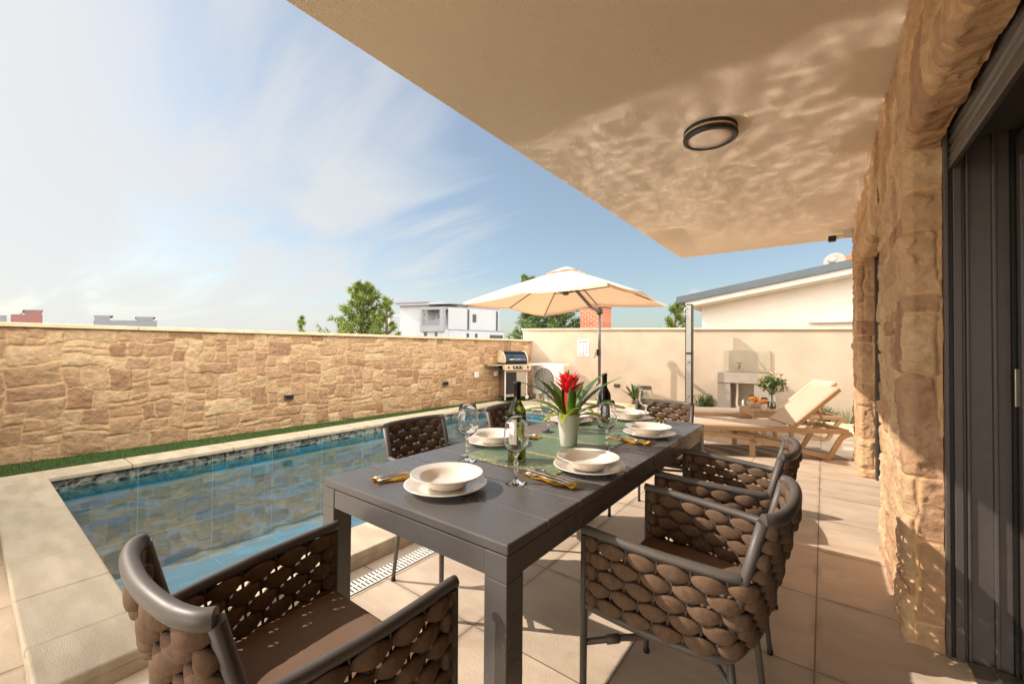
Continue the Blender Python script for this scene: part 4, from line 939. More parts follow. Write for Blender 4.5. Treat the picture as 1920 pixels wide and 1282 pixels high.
for x in (-.24, -.09, -.0, .09, .25): b = MB(); b.lathe([(0, -.03), (.017, -.03), (.02, -.025), (.021, 0), (0, 0)], c=(x, -.303, .768), axis=Vector((0, 1, 0)), seg=20); b.build('knob', M['chrome'] if abs(x) < .1 else K, t)
b = MB(); b.prism([(-.20, .74), (.22, .74), (.22, .86), (-.20, .86)], -.29, .29, 'x'); b.build('fire_box', K, t)
prof = [(-.21, .865), (-.235, .90), (-.225, .97), (-.17, 1.06), (-.08, 1.12), (.04, 1.135), (.14, 1.11), (.20, 1.04), (.225, .95), (.225, .865)]
b = MB(); b.prism(prof, -.275, .275, 'x'); b.build('lid', mat('blue_black_lid', '#1d2833', .12, .6, var=.05), t)
for s in (-1, 1):
    b = MB(); b.prism([(y*1.03, .86+(z-.86)*1.02) for y, z in prof], s*.276, s*.300, 'x'); bmesh.ops.bevel(b.bm, geom=b.bm.edges[:], offset=.004, segments=1, affect='EDGES'); b.build('lid_side', M['cap'], t)
b = MB(); b.tube([(-.21, -.285, .945), (.21, -.285, .945)], .011, 12); b.tube([(-.19, -.285, .945), (-.19, -.22, .945)], .008, 8); b.tube([(.19, -.285, .945), (.19, -.22, .945)], .008, 8); b.build('lid_handle', M['chrome'], t)
b = MB(); b.box(-.70, -.32, -.22, .20, .80, .835, .005); b.build('side_shelf', S, t)
b = MB(); b.box(.32, .66, -.22, .20, .80, .835, .005); b.build('side_shelf', M['white'], t)
# ---- air conditioner
t = thing('air_conditioner', 'white outdoor air conditioning unit with a round dark fan grille behind the barbecue', 'air conditioner', (-5.16, 8.46, 0), 0)
b = MB(); b.box(-.44, .40, -.16, .18, .12, .84, .015, seg=3); b.box(-.36, -.28, -.14, .14, 0, .12, .005); b.box(.24, .32, -.14, .14, 0, .12, .005); b.build('casing', M['white'], t)
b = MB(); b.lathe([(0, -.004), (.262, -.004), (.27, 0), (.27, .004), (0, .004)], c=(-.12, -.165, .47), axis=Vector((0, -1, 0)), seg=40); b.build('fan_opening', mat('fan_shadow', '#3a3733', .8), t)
b = MB()
for r in [.03+.02*i for i in range(12)]: b.lathe([(r-.0022, .010), (r+.0022, .010), (r+.0022, .014), (r-.0022, .014)], c=(-.12, -.165, .47), axis=Vector((0, -1, 0)), seg=40, closed=True)
for k in range(16): a = k*math.pi/8; b.tube([(-.12+.02*math.cos(a), -.178, .47+.02*math.sin(a)), (-.12+.26*math.cos(a), -.178, .47+.26*math.sin(a))], .002, 5)
b.build('fan_grille', M['white'], t)
b = MB(); b.box(.402, .43, -.10, .12, .60, .80, .004); b.build('valve_cover', M['cap'], t)
# ---- cantilever parasol
UC = Vector((-3.46, 6.10)); UM = Vector((-3.765, 8.08)); ZR, ZA = 1.95, 2.52
t = thing('cantilever_parasol', 'open cream cantilever parasol with a dark mast between the pool end and the back wall', 'parasol', (UM.x, UM.y, 0))
lc = lambda x, y, z: (x-UM.x, y-UM.y, z)
def umb_fabric():
    m = bpy.data.materials.new('parasol_fabric'); m.use_nodes = True; tt = m.node_tree
    for n in list(tt.nodes): tt.nodes.remove(n)
    o = tt.nodes.new('ShaderNodeOutputMaterial'); mx = tt.nodes.new('ShaderNodeMixShader'); d = tt.nodes.new('ShaderNodeBsdfDiffuse'); tr = tt.nodes.new('ShaderNodeBsdfTranslucent')
    g = tt.nodes.new('ShaderNodeTexCoord'); nz = tt.nodes.new('ShaderNodeTexNoise'); tt.links.new(g.outputs['Object'], nz.inputs[0]); nz.inputs['Scale'].default_value = 2.5
    mc = tt.nodes.new('ShaderNodeMix'); mc.data_type = 'RGBA'; tt.links.new(nz.outputs[0], mc.inputs[0]); mc.inputs[6].default_value = (*lin('#ddcbb4'), 1); mc.inputs[7].default_value = (*lin('#e8d8c2'), 1)
    tt.links.new(mc.outputs[2], d.inputs[0]); tr.inputs[0].default_value = (*lin('#dfae84'), 1); mx.inputs[0].default_value = .30
    tt.links.new(d.outputs[0], mx.inputs[1]); tt.links.new(tr.outputs[0], mx.inputs[2]); tt.links.new(mx.outputs[0], o.inputs[0]); return m
M['parasol'] = umb_fabric()
NR8 = 8; A0 = rad(-9)
CR = [(-2.10, 7.10), (-4.97, 7.82), (-4.77, 5.005), (-1.96, 4.40)]
tipv = []
for k in range(8):
    if k % 2: tipv.append(Vector((*CR[k//2], ZR)))
    else: a_, b_ = CR[(k//2-1) % 4], CR[k//2]; tipv.append(Vector(((a_[0]+b_[0])/2, (a_[1]+b_[1])/2, ZR+(.13 if k == 2 else .05))))
apex = Vector((UC.x, UC.y, ZA))
def ribp(k, a): p = apex.lerp(tipv[k % 8], a); p.z = ZA+(tipv[k % 8].z-ZA)*(a**1.12); return p
b = MB(); NA, NB = 14, 10
for k in range(8):
    g_ = []
    for i in range(NA+1):
        a = .10+.90*i/NA; row = []
        for j in range(NB+1):
            q = j/NB; p = ribp(k, a).lerp(ribp(k+1, a), q); sag = math.sin(math.pi*q); p.z -= .022*sag*a; row.append(b.bm.verts.new(lc(*p)))
        g_.append(row)
    hem = [b.bm.verts.new((v.co.x, v.co.y, v.co.z-.035)) for v in g_[-1]]
    g_.append(hem)
    for i in range(len(g_)-1):
        for j in range(NB): f_ = b.bm.faces.new((g_[i][j], g_[i+1][j], g_[i+1][j+1], g_[i][j+1])); f_.smooth = i < NA
bmesh.ops.remove_doubles(b.bm, verts=b.bm.verts[:], dist=1e-4)
cv = b.build('canopy', M['parasol'], t)
b = MB()
for k in range(8):
    g_ = []
    for i in range(5):
        a = .0+.20*i/4; row = []
        for j in range(7): q = j/6; p = ribp(k, a).lerp(ribp(k+1, a), q); p.z += .055-.03*a/.2+.012*math.sin(q*math.pi)*a/.2; row.append(b.bm.verts.new(lc(*p)))
        g_.append(row)
    for i in range(4):
        for j in range(6): b.bm.faces.new((g_[i][j], g_[i+1][j], g_[i+1][j+1], g_[i][j+1])).smooth = True
bmesh.ops.remove_doubles(b.bm, verts=b.bm.verts[:], dist=1e-4); b.build('vent', M['parasol'], cv)
DM = M['frame']
for k in range(8):
    b = MB(); b.tube([lc(*(ribp(k, a)-Vector((0, 0, .022)))) for a in (.03, .35, .7, .995)], .0105, 6); rb = b.build('rib', DM, t)
    m_ = ribp(k, .46)-Vector((0, 0, .03)); b = MB(); b.tube([lc(UC.x+.05*math.cos(A0+k*math.pi/4), UC.y+.05*math.sin(A0+k*math.pi/4), 2.14), lc(*m_)], .008, 6); b.build('strut', DM, rb)
b = MB(); b.lathe([(0, 2.09), (.03, 2.095), (.055, 2.11), (.055, 2.15), (.03, 2.16), (.022, 2.18), (.022, ZA-.02), (0, ZA-.02)], c=lc(UC.x, UC.y, 0), seg=20); b.build('hub', DM, t)
b = MB(); b.tube([(0, 0, 1.97), lc(UM.x*.68+UC.x*.32, UM.y*.68+UC.y*.32, 2.03), lc(UM.x*.25+UC.x*.75, UM.y*.25+UC.y*.75, 2.25), lc(UC.x, UC.y, 2.46)], [.034, .032, .030, .026], 10); b.build('arm', DM, t)
b = MB(); b.tube([(0, 0, .05), (0, 0, 2.06)], .030, 16); b.build('mast', DM, t)
b = MB(); b.box(-.05, .05, -.05, .05, 1.93, 2.05, .012); b.lathe([(0, 2.04), (.04, 2.04), (.035, 2.09), (0, 2.095)], seg=16); b.build('joint', K, t)
b = MB(); b.box(-.055, .02, -.05, .05, 1.05, 1.19, .014); b.build('crank_box', K, t)
b = MB(); b.tube([(-.055, 0, 1.12), (-.10, 0, 1.12), (-.10, 0, 1.02), (-.14, 0, 1.02)], .008, 8); b.build('crank_handle', K, t)
b = MB(); b.box(-.52, .52, -.03, .03, .012, .045, .004); b.box(-.03, .03, -.52, -.031, .012, .045, .004); b.box(-.03, .03, .031, .40, .012, .045, .004); b.lathe([(0, .045), (.05, .045), (.042, .16), (0, .16)], seg=20)
for x, y in ((-.52, 0), (.52, 0), (0, -.52), (0, .40)): b.lathe([(0, 0), (.04, 0), (.04, .03), (0, .03)], c=(x, y, 0), seg=14)
b.build('cross_base', DM, t)
# ---- solar shower
t = thing('garden_shower', 'tall slim grey and black garden shower column standing before the back wall', 'shower', (-2.03, 8.30, 0), rad(94))
b = MB(); b.box(-.02, .115, -.055, .055, 0, 2.06, .01); b.build('tank', K, t)
b = MB(); b.box(-.095, -.021, -.045, .045, 0, 1.12, .004); b.box(-.095, -.021, -.045, .045, 1.145, 2.03, .004); b.build('front_panel', M['greypanel'], t)
b = MB(); b.box(-.098, -.021, .047, .058, 0, 2.04, .003); b.box(-.098, -.021, -.058, -.047, 0, 2.04, .003); b.box(-.105, .116, -.060, .060, 1.12, 1.144, .003); b.build('frame_edge', K, t)
b = MB(); b.tube([(-.09, .02, 1.98), (-.15, .03, 1.98), (-.20, .05, 1.96), (-.22, .06, 1.88)], .010, 8); b.lathe([(0, .03), (.02, .03), (.075, .006), (.078, 0), (0, 0)], c=(-.22, .06, 1.85), seg=28); b.build('shower_head', M['chrome'], t)
for z in (.98, .33): b = MB(); b.lathe([(0, 0), (.022, 0), (.024, .02), (.012, .035), (.008, .06), (0, .062)], c=(-.096, 0, z), axis=Vector((-1, 0, 0)), seg=18); b.tube([(-.14, 0, z), (-.15, .03, z-.02), (-.15, .03, z-.06)], .006, 7); b.build('tap', M['chrome'], t)
# ---- outdoor sink
t = thing('outdoor_sink', 'grey stone outdoor washbasin with splashback and a brass tap against the back wall', 'sink', (-1.15, 8.55, 0))
SG = mat('concrete_grey_stone', '#93897c', .75, var=.08, vscale=5, bump=.3, bscale=90)
ST = mat('pale_stone_tile', '#a3967f', .7, var=.08, vscale=4, bump=.2, bscale=90)
b = MB(); b.box(-.43, .40, -.07, -.02, .60, .785, .004); b.box(-.43, -.38, -.019, .24, .60, .785, .004); b.box(.35, .40, -.019, .24, .60, .785, .004); b.box(-.379, .349, .19, .24, .60, .785, .004); b.box(-.379, .349, -.019, .189, .60, .64); b.build('basin', SG, t)
b = MB(); b.box(-.43, -.22, -.055, .24, 0, .597, .004); b.build('pedestal', SG, t); b = MB(); b.box(.16, .40, -.055, .24, 0, .597, .004); b.build('pedestal', SG, t)
b = MB(); b.box(-.36, .39, .216, .238, .79, 1.19, .003); b.build('splashback', ST, t)
b = MB(); b.tube([(-.10, .21, .90), (-.10, .13, .90), (-.10, .10, .88), (-.10, .095, .85)], .011, 10); b.tube([(-.10, .16, .905), (-.10, .16, .95)], .007, 8); b.tube([(-.14, .16, .955), (-.06, .16, .955)], .007, 8); b.build('tap', mat('aged_brass', '#7a6248', .35, .8), t)
b = MB(); b.tube(crom([(-.12, .06, .60), (-.12, .06, .42), (-.13, .06, .20), (-.09, .06, .13), (-.03, .06, .18), (-.03, .06, .27), (-.03, .18, .27)], 6), .020, 10); b.build('drain_pipe', M['white'], t)
# ---- rug
def rug():
    m = bpy.data.materials.new('outdoor_rug'); m.use_nodes = True; t = m.node_tree; p = t.nodes['Principled BSDF']; p.inputs['Roughness'].default_value = .95
    g = t.nodes.new('ShaderNodeTexCoord'); sp = t.nodes.new('ShaderNodeSeparateXYZ'); t.links.new(g.outputs['Object'], sp.inputs[0])
    x = NM(t, 'ADD', sp.outputs[0], NM(t, 'MULTIPLY', NM(t, 'MULTIPLY', sp.outputs[1], sp.outputs[1]), 1.3)); ph = NM(t, 'FRACT', NM(t, 'DIVIDE', x, .30)); ar = NMAP(t, NM(t, 'ABSOLUTE', NM(t, 'SUBTRACT', ph, .5)), .2, .24, 0, 1)
    b1 = NMAP(t, sp.outputs[1], .58, .585, 1, 0); fac = NM(t, 'MULTIPLY', ar, 1.)
    m1 = t.nodes.new('ShaderNodeMix'); m1.data_type = 'RGBA'; t.links.new(fac, m1.inputs[0]); m1.inputs[6].default_value = (*lin('#94846f'), 1); m1.inputs[7].default_value = (*lin('#6c5e50'), 1)
    m2 = t.nodes.new('ShaderNodeMix'); m2.data_type = 'RGBA'; t.links.new(b1, m2.inputs[0]); m2.inputs[6].default_value = (*lin('#c9b79c'), 1); t.links.new(m1.outputs[2], m2.inputs[7]); t.links.new(m2.outputs[2], p.inputs['Base Color'])
    nb = t.nodes.new('ShaderNodeTexNoise'); t.links.new(g.outputs['Object'], nb.inputs[0]); nb.inputs['Scale'].default_value = 250; bp = t.nodes.new('ShaderNodeBump'); bp.inputs['Strength'].default_value = .5; t.links.new(nb.outputs[0], bp.inputs['Height']); t.links.new(bp.outputs[0], p.inputs['Normal'])
    return m
b = MB(); b.box(0, 1.44, 0, .56, .001, .009, .003); ro = b.build('outdoor_rug', rug()); ro.location = (-1.05, 5.19, 0); ro.rotation_euler = (0, 0, rad(28.5)); tag(ro, 'narrow grey brown outdoor rug with a curved leaf pattern in front of the nearer lounger', 'rug')
# ---- sun loungers: foot end at -X, head at +X
def lounger():
    t = thing('sun_lounger', 'x', 'sun lounger'); W = M['wood']; LH = .335; wd = .28; L0, HX = -1.75, -.30
    b = MB()
    for s in (-1, 1):
        y0, y1 = sorted((s*wd, s*(wd-.035))); b.box(L0, .27, y0, y1, LH-.055, LH-.002, .008)
    b.box(L0, L0+.05, -wd+.036, wd-.036, LH-.05, LH-.004, .006); b.box(.22, .27, -wd+.036, wd-.036, LH-.05, LH-.004, .006)
    b.build('frame', W, t)
    for s in (-1, 1):        # arched legs: low sweeping beam with curved rear leg
        y0, y1 = sorted((s*(wd+.002), s*(wd-.030)))
        def rib(pts, w_, name):
            up_ = [(x, z+w_/2) for x, z in pts]; dn = [(x, z-w_/2) for x, z in pts][::-1]
            b = MB(); b.prism(up_+dn, y0, y1, 'y'); return b.build(name, W, t)
        def band(P, w_, name):
            P = [Vector((p[0], p[1])) for p in P]; U, Dn = [], []
            for i, p in enumerate(P):
                q = (P[min(i+1, len(P)-1)]-P[max(i-1, 0)]).normalized(); n_ = Vector((-q.y, q.x)); U.append(tuple(p+n_*w_/2)); Dn.append(tuple(p-n_*w_/2))
            b = MB(); b.prism(U+Dn[::-1], y0, y1, 'y'); return b.build(name, W, t)
        band([tuple(v.xy) for v in crom([(.04, .0, 0), (.09, .05, 0), (.15, .16, 0), (.21, .25, 0), (.30, .285, 0)], 5)], .045, 'leg')
        band([tuple(v.xy) for v in crom([(-1.60, .255, 0), (-1.1, .235, 0), (-.6, .17, 0), (-.2, .08, 0), (.04, .022, 0)], 5)], .042, 'lower_beam')
        b = MB(); b.prism([(-.735, 0), (-.685, 0), (-.685, .19), (-.735, .20)], y0, y1, 'y'); b.build('leg', W, t)
        b = MB(); b.prism([(-1.66, 0), (-1.61, 0), (-1.60, .25), (-1.66, .25)], y0, y1, 'y'); b.build('leg', W, t)
    b = MB(); b.box(L0+.03, HX, -wd+.034, wd-.034, LH-.012, LH+.004, .003); b.build('seat_sling', M['sling'], t)
    ang = rad(42.5); d = Vector((math.cos(ang), 0, math.sin(ang))); Lb = .655
    br = MB()
    for s in (-1, 1):
        R_ = Matrix.Rotation(-ang, 3, 'Y'); c = Vector((HX, 0, LH-.01))+d*(Lb/2)
        b2 = MB(); br.box(c.x-Lb/2, c.x+Lb/2, s*(wd-.018)-.017, s*(wd-.018)+.017, c.z-.022, c.z+.022, .006, rot=R_); b2.bm.free()
    c = Vector((HX, 0, LH-.01))+d*(Lb-.015); br.box(c.x-.018, c.x+.018, -wd+.036, wd-.036, c.z-.02, c.z+.02, .005, rot=Matrix.Rotation(-ang, 3, 'Y')); bk = br.build('backrest', W, t)
    b = MB(); c = Vector((HX, 0, LH+.014))+d*(Lb*.5); b.box(c.x-Lb*.485, c.x+Lb*.485, -wd+.030, wd-.030, c.z-.006, c.z+.006, .003, rot=Matrix.Rotation(-ang, 3, 'Y')); b.build('back_sling', M['sling'], bk)
    for s in (-1, 1):
        p = Vector((HX, s*(wd-.07), LH))+d*.36; b = MB(); b.tube([tuple(p), (.10, s*(wd-.07), LH-.03)], .014, 8); b.build('support_strut', W, bk)
    return t
lg = lounger(); lg.location = (-.146, 5.949, 0.009); lg.rotation_euler = (0, 0, rad(28.5)); lg['label'] = 'cream sun lounger with raised back, the nearer of the two, beside the house wall'; lg['group'] = 'sun loungers on the far terrace'
index_kids(); dup(lg, (-.15, 7.17, 0), rad(28.5), 'cream sun lounger with raised back, the farther of the two, near the washbasin', 'sun loungers on the far terrace')
# ---- side table and what stands on it
t = thing('side_table', 'low square tan side table with fruit and flowers between the loungers', 'side table', (-.622, 6.457, 0), rad(28.5))
b = MB()
for k in range(6): b.box(-.24+k*.0805, -.24+k*.0805+.0775, -.24, .24, 0.41, .43, .003)
b.build('table_top', M['wood'], t)
for sx in (-1, 1):
    for sy in (-1, 1): b = MB(); b.box(sx*.215-.022, sx*.215+.022, sy*.215-.022, sy*.215+.022, 0, .408, .003); b.build('leg', M['wood'], t)
b = MB(); b.box(-.19, .19, -.232, -.21, .345, .407); b.box(-.19, .19, .21, .232, .345, .407); b.box(-.232, -.21, -.19, .19, .345, .407); b.box(.21, .232, -.19, .19, .345, .407); b.build('apron', M['wood'], t)
TT = .431
def lattice():
    b = MB(); n = 22
    for s in (1, -1):
        for k in range(n):
            pts = []
            for i in range(7): a = i/6; r = .045+.065*math.sin(a*1.35); an = k/n*2*math.pi+s*a*.55; pts.append((r*math.cos(an), r*math.sin(an), .008+.062*a))
            b.tube(pts, .0035, 5)
    b.lathe([(.108, .068), (.114, .071), (.108, .075), (.103, .071)], seg=30, closed=True); b.lathe([(0, .002), (.045, .002), (.047, .01), (0, .01)], seg=24)
    return b
bx, by = -.735, 6.47
o = lattice().build('fruit_bowl', M['white']); o.location = (bx, by, TT); tag(o, 'white openwork bowl heaped with fruit on the side table', 'bowl')
for k, (dx, dy, dz, kind) in enumerate(((-.03, -.03, .062, 'o'), (.045, -.02, .06, 'o'), (.0, .045, .065, 'p'), (-.055, .03, .066, 'p'), (.005, -.005, .112, 'o'))):
    if kind == 'o': o = MB().blob((0, 0, 0), .036, seg=18).build('orange', M['orange']); l = ['orange in the fruit bowl, lowest one at its left front', 'orange in the fruit bowl at the right front', '', '', 'topmost orange crowning the fruit bowl'][k]; c_ = 'orange'
    else:
        o = MB().lathe([(0, -.04), (.02, -.038), (.034, -.02), (.035, 0), (.024, .025), (.014, .042), (.008, .05), (0, .052)], seg=18).build('pear', M['pear']); l = ['', '', 'green pear at the back of the fruit bowl', 'green pear at the left of the fruit bowl'][k]; c_ = 'pear'
    o.location = (bx+dx, by+dy, TT+dz); o.rotation_euler = (.3*k, .2*k, k); tag(o, l, c_, 'fruit heaped in the bowl')
def juiceglass(x, y, l, fill):
    t = thing('juice_glass', l, 'glass', (x, y, TT), 0, 'stemmed glasses on the side table')
    MB().lathe([(0, 0), (.032, 0), (.031, .003), (.006, .007), (.0045, .03), (.006, .055), (.026, .070), (.040, .092), (.042, .11), (.036, .145), (.0355, .145), (.041, .11), (.039, .093), (.025, .072), (0, .064)], seg=30).build('body', M['glass'], t)
    if fill: MB().lathe([(0, .066), (.0245, .0735), (.0383, .0935), (.0398, .108), (.0, .108)], seg=28).build('juice', M['juice'], t)
juiceglass(-.625, 6.375, 'stemmed glass of orange juice right of the fruit bowl', True)
juiceglass(-.80, 6.60, 'stemmed glass half hidden behind the fruit bowl', True)
t = thing('flower_vase', 'clear glass vase of cream flowers and greenery on the side table', 'vase', (-.545, 6.40, TT))
MB().lathe([(0, .0), (.045, .0), (.048, .004), (.050, .10), (.040, .15), (.030, .185), (.034, .20), (.032, .20), (.028, .185), (.038, .15), (.047, .10), (.045, .008), (0, .006)], seg=32).build('glass_body', M['glass'], t)
MB().lathe([(0, .0075), (.0445, .0085), (.0462, .095), (0, .095)], seg=28).build('water', thin_glass('vase_water', (.85, .92, .88), 0, 1.33), t)
rs = random.Random(3); b = MB(); heads = []
for k in range(34):
    a = rs.random()*6.28; r = .15*math.sqrt(rs.random()); z = .46-.9*r*r*6+rs.uniform(-.09, .03); p = Vector((r*math.cos(a), r*math.sin(a), z)); b.tube([(.012*math.cos(a+2), .012*math.sin(a+2), .01), (.010*math.cos(a), .010*math.sin(a), .19), tuple(p)], .0022, 5); heads.append(p)
b.build('stems', M['leaf'], t)
def leafcloud(cs, n, rad_, size, m, name, parent, seed, flat=.6):
    rs = np.random.RandomState(seed); V = []; F = []
    for i in range(n):
        c = np.array(cs[rs.randint(len(cs))])+rs.normal(0, rad_, 3)*np.array([1, 1, flat]); u = rs.normal(size=3); u /= np.linalg.norm(u); v = np.cross(u, rs.normal(size=3)); v /= np.linalg.norm(v); s_ = size*rs.uniform(.6, 1.3)
        k = len(V); w_ = np.cross(u, v)*s_*.12; V += [c-u*s_, c+v*s_*.38+w_, c+u*s_, c-v*s_*.38+w_]; F.append((k, k+1, k+2, k+3))
    me = bpy.data.meshes.new(name); me.from_pydata([tuple(x) for x in V], [], F); return link(name, me, m, parent)
leafcloud([tuple(h*.82+Vector((0, 0, .03))) for h in heads], 520, .035, .022, M['leaf'], 'foliage', t, 4)
pet = MB()
for k, h in enumerate(heads):
    if k % 3 == 2: continue
    for j in range(11):
        a = j/11*6.28+k; strapleaf(pet, tuple(h+Vector((0, 0, .01))), a, .050, .5+.25*rs.random(), .9, .015, n=4)
    pet.blob(tuple(h+Vector((0, 0, .006))), .012, seg=8)
pet.build('blossoms', mat('cream_petals', '#e0c9a4', .7, var=.15, vscale=12, col2='#e8dcb0'), t)
# ---- garden plants
def blades(name, label, cat, loc, n, h, w_, spread, m, seed, lean=(.1, .7), droop=.6):
    t = thing(name, label, cat, loc); rs = random.Random(seed); b = MB()
    for k in range(n):
        a = rs.random()*6.28; r = spread*math.sqrt(rs.random()); strapleaf(b, (r*math.cos(a), r*math.sin(a), 0), a+rs.uniform(-.5, .5), h*rs.uniform(.6, 1), rs.uniform(*lean), droop*rs.random(), w_, n=5)
    b.build('foliage', m, t); return t
t = thing('small_palm', 'small fan palm in the pebble bed left of the shower', 'palm', (-3.22, 8.62, 0)); rs = random.Random(9)
b = MB(); b.lathe([(0, 0), (.05, 0), (.055, .06), (.03, .13), (0, .14)], seg=12); b.build('trunk', M['bark'], t)
b = MB()
for k in range(17):
    a = k*2.4; le = .25+.9*(k/17); d = Vector((math.cos(a), math.sin(a), 0)); L = .30
    p0 = Vector((0, 0, .12)); p1 = p0+d*L*math.sin(le)+Vector((0, 0, L*math.cos(le)))
    b.tube([tuple(p0), tuple(p0.lerp(p1, .5)+Vector((0, 0, .02))), tuple(p1)], [.006, .004, .002], 5)
    for j in range(11):
        q = .3+.7*j/10; p = p0.lerp(p1, q)+Vector((0, 0, .02*math.sin(q*3)))
        for s in (-1, 1): strapleaf(b, tuple(p), a+s*(.9-.5*q), .12*(1.1-.5*q), le*.9, .6, .006, n=3)
b.build('fronds', M['leaf'], t)
def bush(name, label, cat, loc, r, h, m, seed, n=1400, size=.018):
    t = thing(name, label, cat, loc); rs = random.Random(seed); cs = []; b = MB()
    for k in range(26):
        a = rs.random()*6.28; q = math.sqrt(rs.random()); top = (r*q*math.cos(a), r*q*math.sin(a), h*rs.uniform(.55, 1)*(1-.3*q)); base = (r*.25*q*math.cos(a), r*.25*q*math.sin(a), 0)
        b.tube([base, top], [.006, .002], 5)
        for j in range(6): f_ = .3+.7*j/5; cs.append(tuple(base[i]+(top[i]-base[i])*f_ for i in range(3)))
    b.build('stems', M['bark'], t); leafcloud(cs, n, r*.09, size, m, 'foliage', t, seed, 1.2); return t
bush('rosemary_bush', 'dense green rosemary bush between the shower and the washbasin', 'bush', (-1.86, 8.62, 0), .20, .42, M['leaf'], 5, 1700)
bush('garden_shrub', 'small dark shrub behind the nearer lounger back, right of the washbasin', 'bush', (-.45, 8.60, 0), .16, .30, M['leaf_dark'], 6, 900)
bush('garden_shrub', 'low leafy shrub under the raised back of the farther lounger', 'bush', (.0, 8.60, 0), .20, .34, M['leaf'], 7, 1100)
blades('ornamental_grass', 'grey green tuft of ornamental grass at the house end of the back wall', 'grass tuft', (.30, 8.58, 0), 90, .34, .004, .10, mat('grey_grass', '#6f7450', .7, var=.3), 8)
# ================================================================== BEYOND THE WALLS
WR, WH = M['white_render'], M['white_house']
nb = thing('neighbour_house', 'white neighbouring house with a sloping dark roof edge beyond the back wall on the right', 'house', (-1.5, 12, 0))
sl = (3.185-2.607)/(.512+3.143)
def rz(x, off=0): return 2.607+(x+3.143)*sl+off
b = MB(); b.prism([(-2.68, -.1), (4, -.1), (4, rz(4)-.30), (-2.68, rz(-2.68)-.30)], 12.3, 17, 'y'); into(b.build('wall', WR), nb)
b = MB(); b.prism([(-2.95, rz(-2.95)-.30), (4.3, rz(4.3)-.30), (4.3, rz(4.3)-.17), (-2.95, rz(-2.95)-.17)], 11.62, 17.2, 'y'); into(b.build('eave', WR), nb)
b = MB(); b.prism([(-3.16, rz(-3.16)-.175), (4.4, rz(4.4)-.175), (4.4, rz(4.4)), (-3.16, rz(-3.16))], 11.53, 17.3, 'y'); into(b.build('roof_edge', M['slate']), nb)
b = MB(); b.box(-.27, 2.5, 12.22, 12.298, 1.86, 1.93, .004); b.box(-.15, 2.4, 12.16, 12.218, 1.86, 1.895, .003); into(b.build('window_hood', WR), nb)
DISH = mat('dish_enamel', '#8f8980', .6, var=.06)
t = thing('satellite_dish', 'pale satellite dish seen above the dark roof edge beside the overhang', 'satellite dish', (.22, 13.2, 3.27))
b = MB(); q = Vector((-.25, -.9, .25)).normalized(); b.lathe([(0, -.10), (.12, -.085), (.25, -.035), (.33, .0), (.335, .004), (.25, -.028), (.12, -.078), (0, -.092)], c=(0, 0, .24), axis=q, seg=36); b.build('reflector', DISH, t)
b = MB(); b.lathe([(0, .0), (.10, .0), (.13, .03), (.10, .09), (0, .10)], c=tuple(Vector((0, 0, .22))+q*.16), axis=q, seg=28); b.tube([(0, 0, -.05), (0, .02, .14)], .025, 8); b.build('receiver', DISH, t)
t.scale = (.72, .72, .72)
t = thing('tiled_roof', 'red tiled roof of a farther house just showing above the dark roof edge', 'roof', (.4, 15.5, 0))
b = MB(); b.prism([(-.9, 3.35), (.6, 4.05), (2.4, 3.2), (2.4, 3.1), (.6, 3.9), (-.9, 3.22)], -.8, 3, 'y'); o = b.build('tiles', M['brick_red'], t)
b = MB(); b.box(-.6, 2.0, -.3, 2.6, 0, 3.25); b.build('wall', M['render'], t)
t = thing('brick_chimney', 'square red brick chimney standing behind the back wall beside the parasol mast', 'chimney', (-6.35, 13.3, 0))
bm_ = bpy.data.materials.new('red_brick'); bm_.use_nodes = True; tt = bm_.node_tree; br = tt.nodes.new('ShaderNodeTexBrick'); g = tt.nodes.new('ShaderNodeTexCoord'); mp = tt.nodes.new('ShaderNodeMapping'); mp.inputs['Rotation'].default_value = (rad(90), 0, 0)
tt.links.new(g.outputs['Object'], mp.inputs[0]); tt.links.new(mp.outputs[0], br.inputs[0]); br.inputs['Scale'].default_value = 1; br.inputs['Brick Width'].default_value = .22; br.inputs['Row Height'].default_value = .075; br.inputs['Mortar Size'].default_value = .009
br.inputs['Color1'].default_value = (*lin('#b0583a'), 1); br.inputs['Color2'].default_value = (*lin('#94452e'), 1); br.inputs['Mortar'].default_value = (*lin('#b9a288'), 1); tt.links.new(br.outputs[0], tt.nodes['Principled BSDF'].inputs[0]); tt.nodes['Principled BSDF'].inputs['Roughness'].default_value = .9
b = MB(); b.box(-.42, .42, -.35, .35, 0, 2.62, .005); b.build('stack', bm_, t); b = MB(); b.box(-.46, .46, -.39, .39, 2.622, 2.70, .006); b.build('crown', bm_, t)
# ---- modern white house, far left of the parasol
hx = Vector((-32.9, 31.5)); q = thing('modern_white_house', 'modern white two storey villa with grey framed balcony beyond the garden wall', 'house', (hx.x, hx.y, 0))
DH = rad(2)
# local frame: a = along the sunny gable front (towards -X side), c = along the long shaded side (towards +X +Y)
fa = Vector((-.62, -.785, 0)); fa = Vector((_r.x*-.93+_f.x*.36, _r.y*-.93+_f.y*.36, 0)).normalized(); fc = Vector((_r.x*.80+_f.x*.60, _r.y*.80+_f.y*.60, 0)).normalized()
def vb(b, a0, a1, c0, c1, z0, z1):
    P = [fa*a+fc*c for a, c in ((a0, c0), (a1, c0), (a1, c1), (a0, c1))]
    vs = [b.bm.verts.new((p.x, p.y, z0)) for p in P]+[b.bm.verts.new((p.x, p.y, z1)) for p in P]
    for f_ in ((3, 2, 1, 0), (4, 5, 6, 7), (0, 1, 5, 4), (1, 2, 6, 5), (2, 3, 7, 6), (3, 0, 4, 7)): b.bm.faces.new([vs[i] for i in f_])
def hp(name, m, *boxes, par=None):
    b = MB()
    for x in boxes: vb(b, *x)
    o = b.build(name, m, par or q); return o
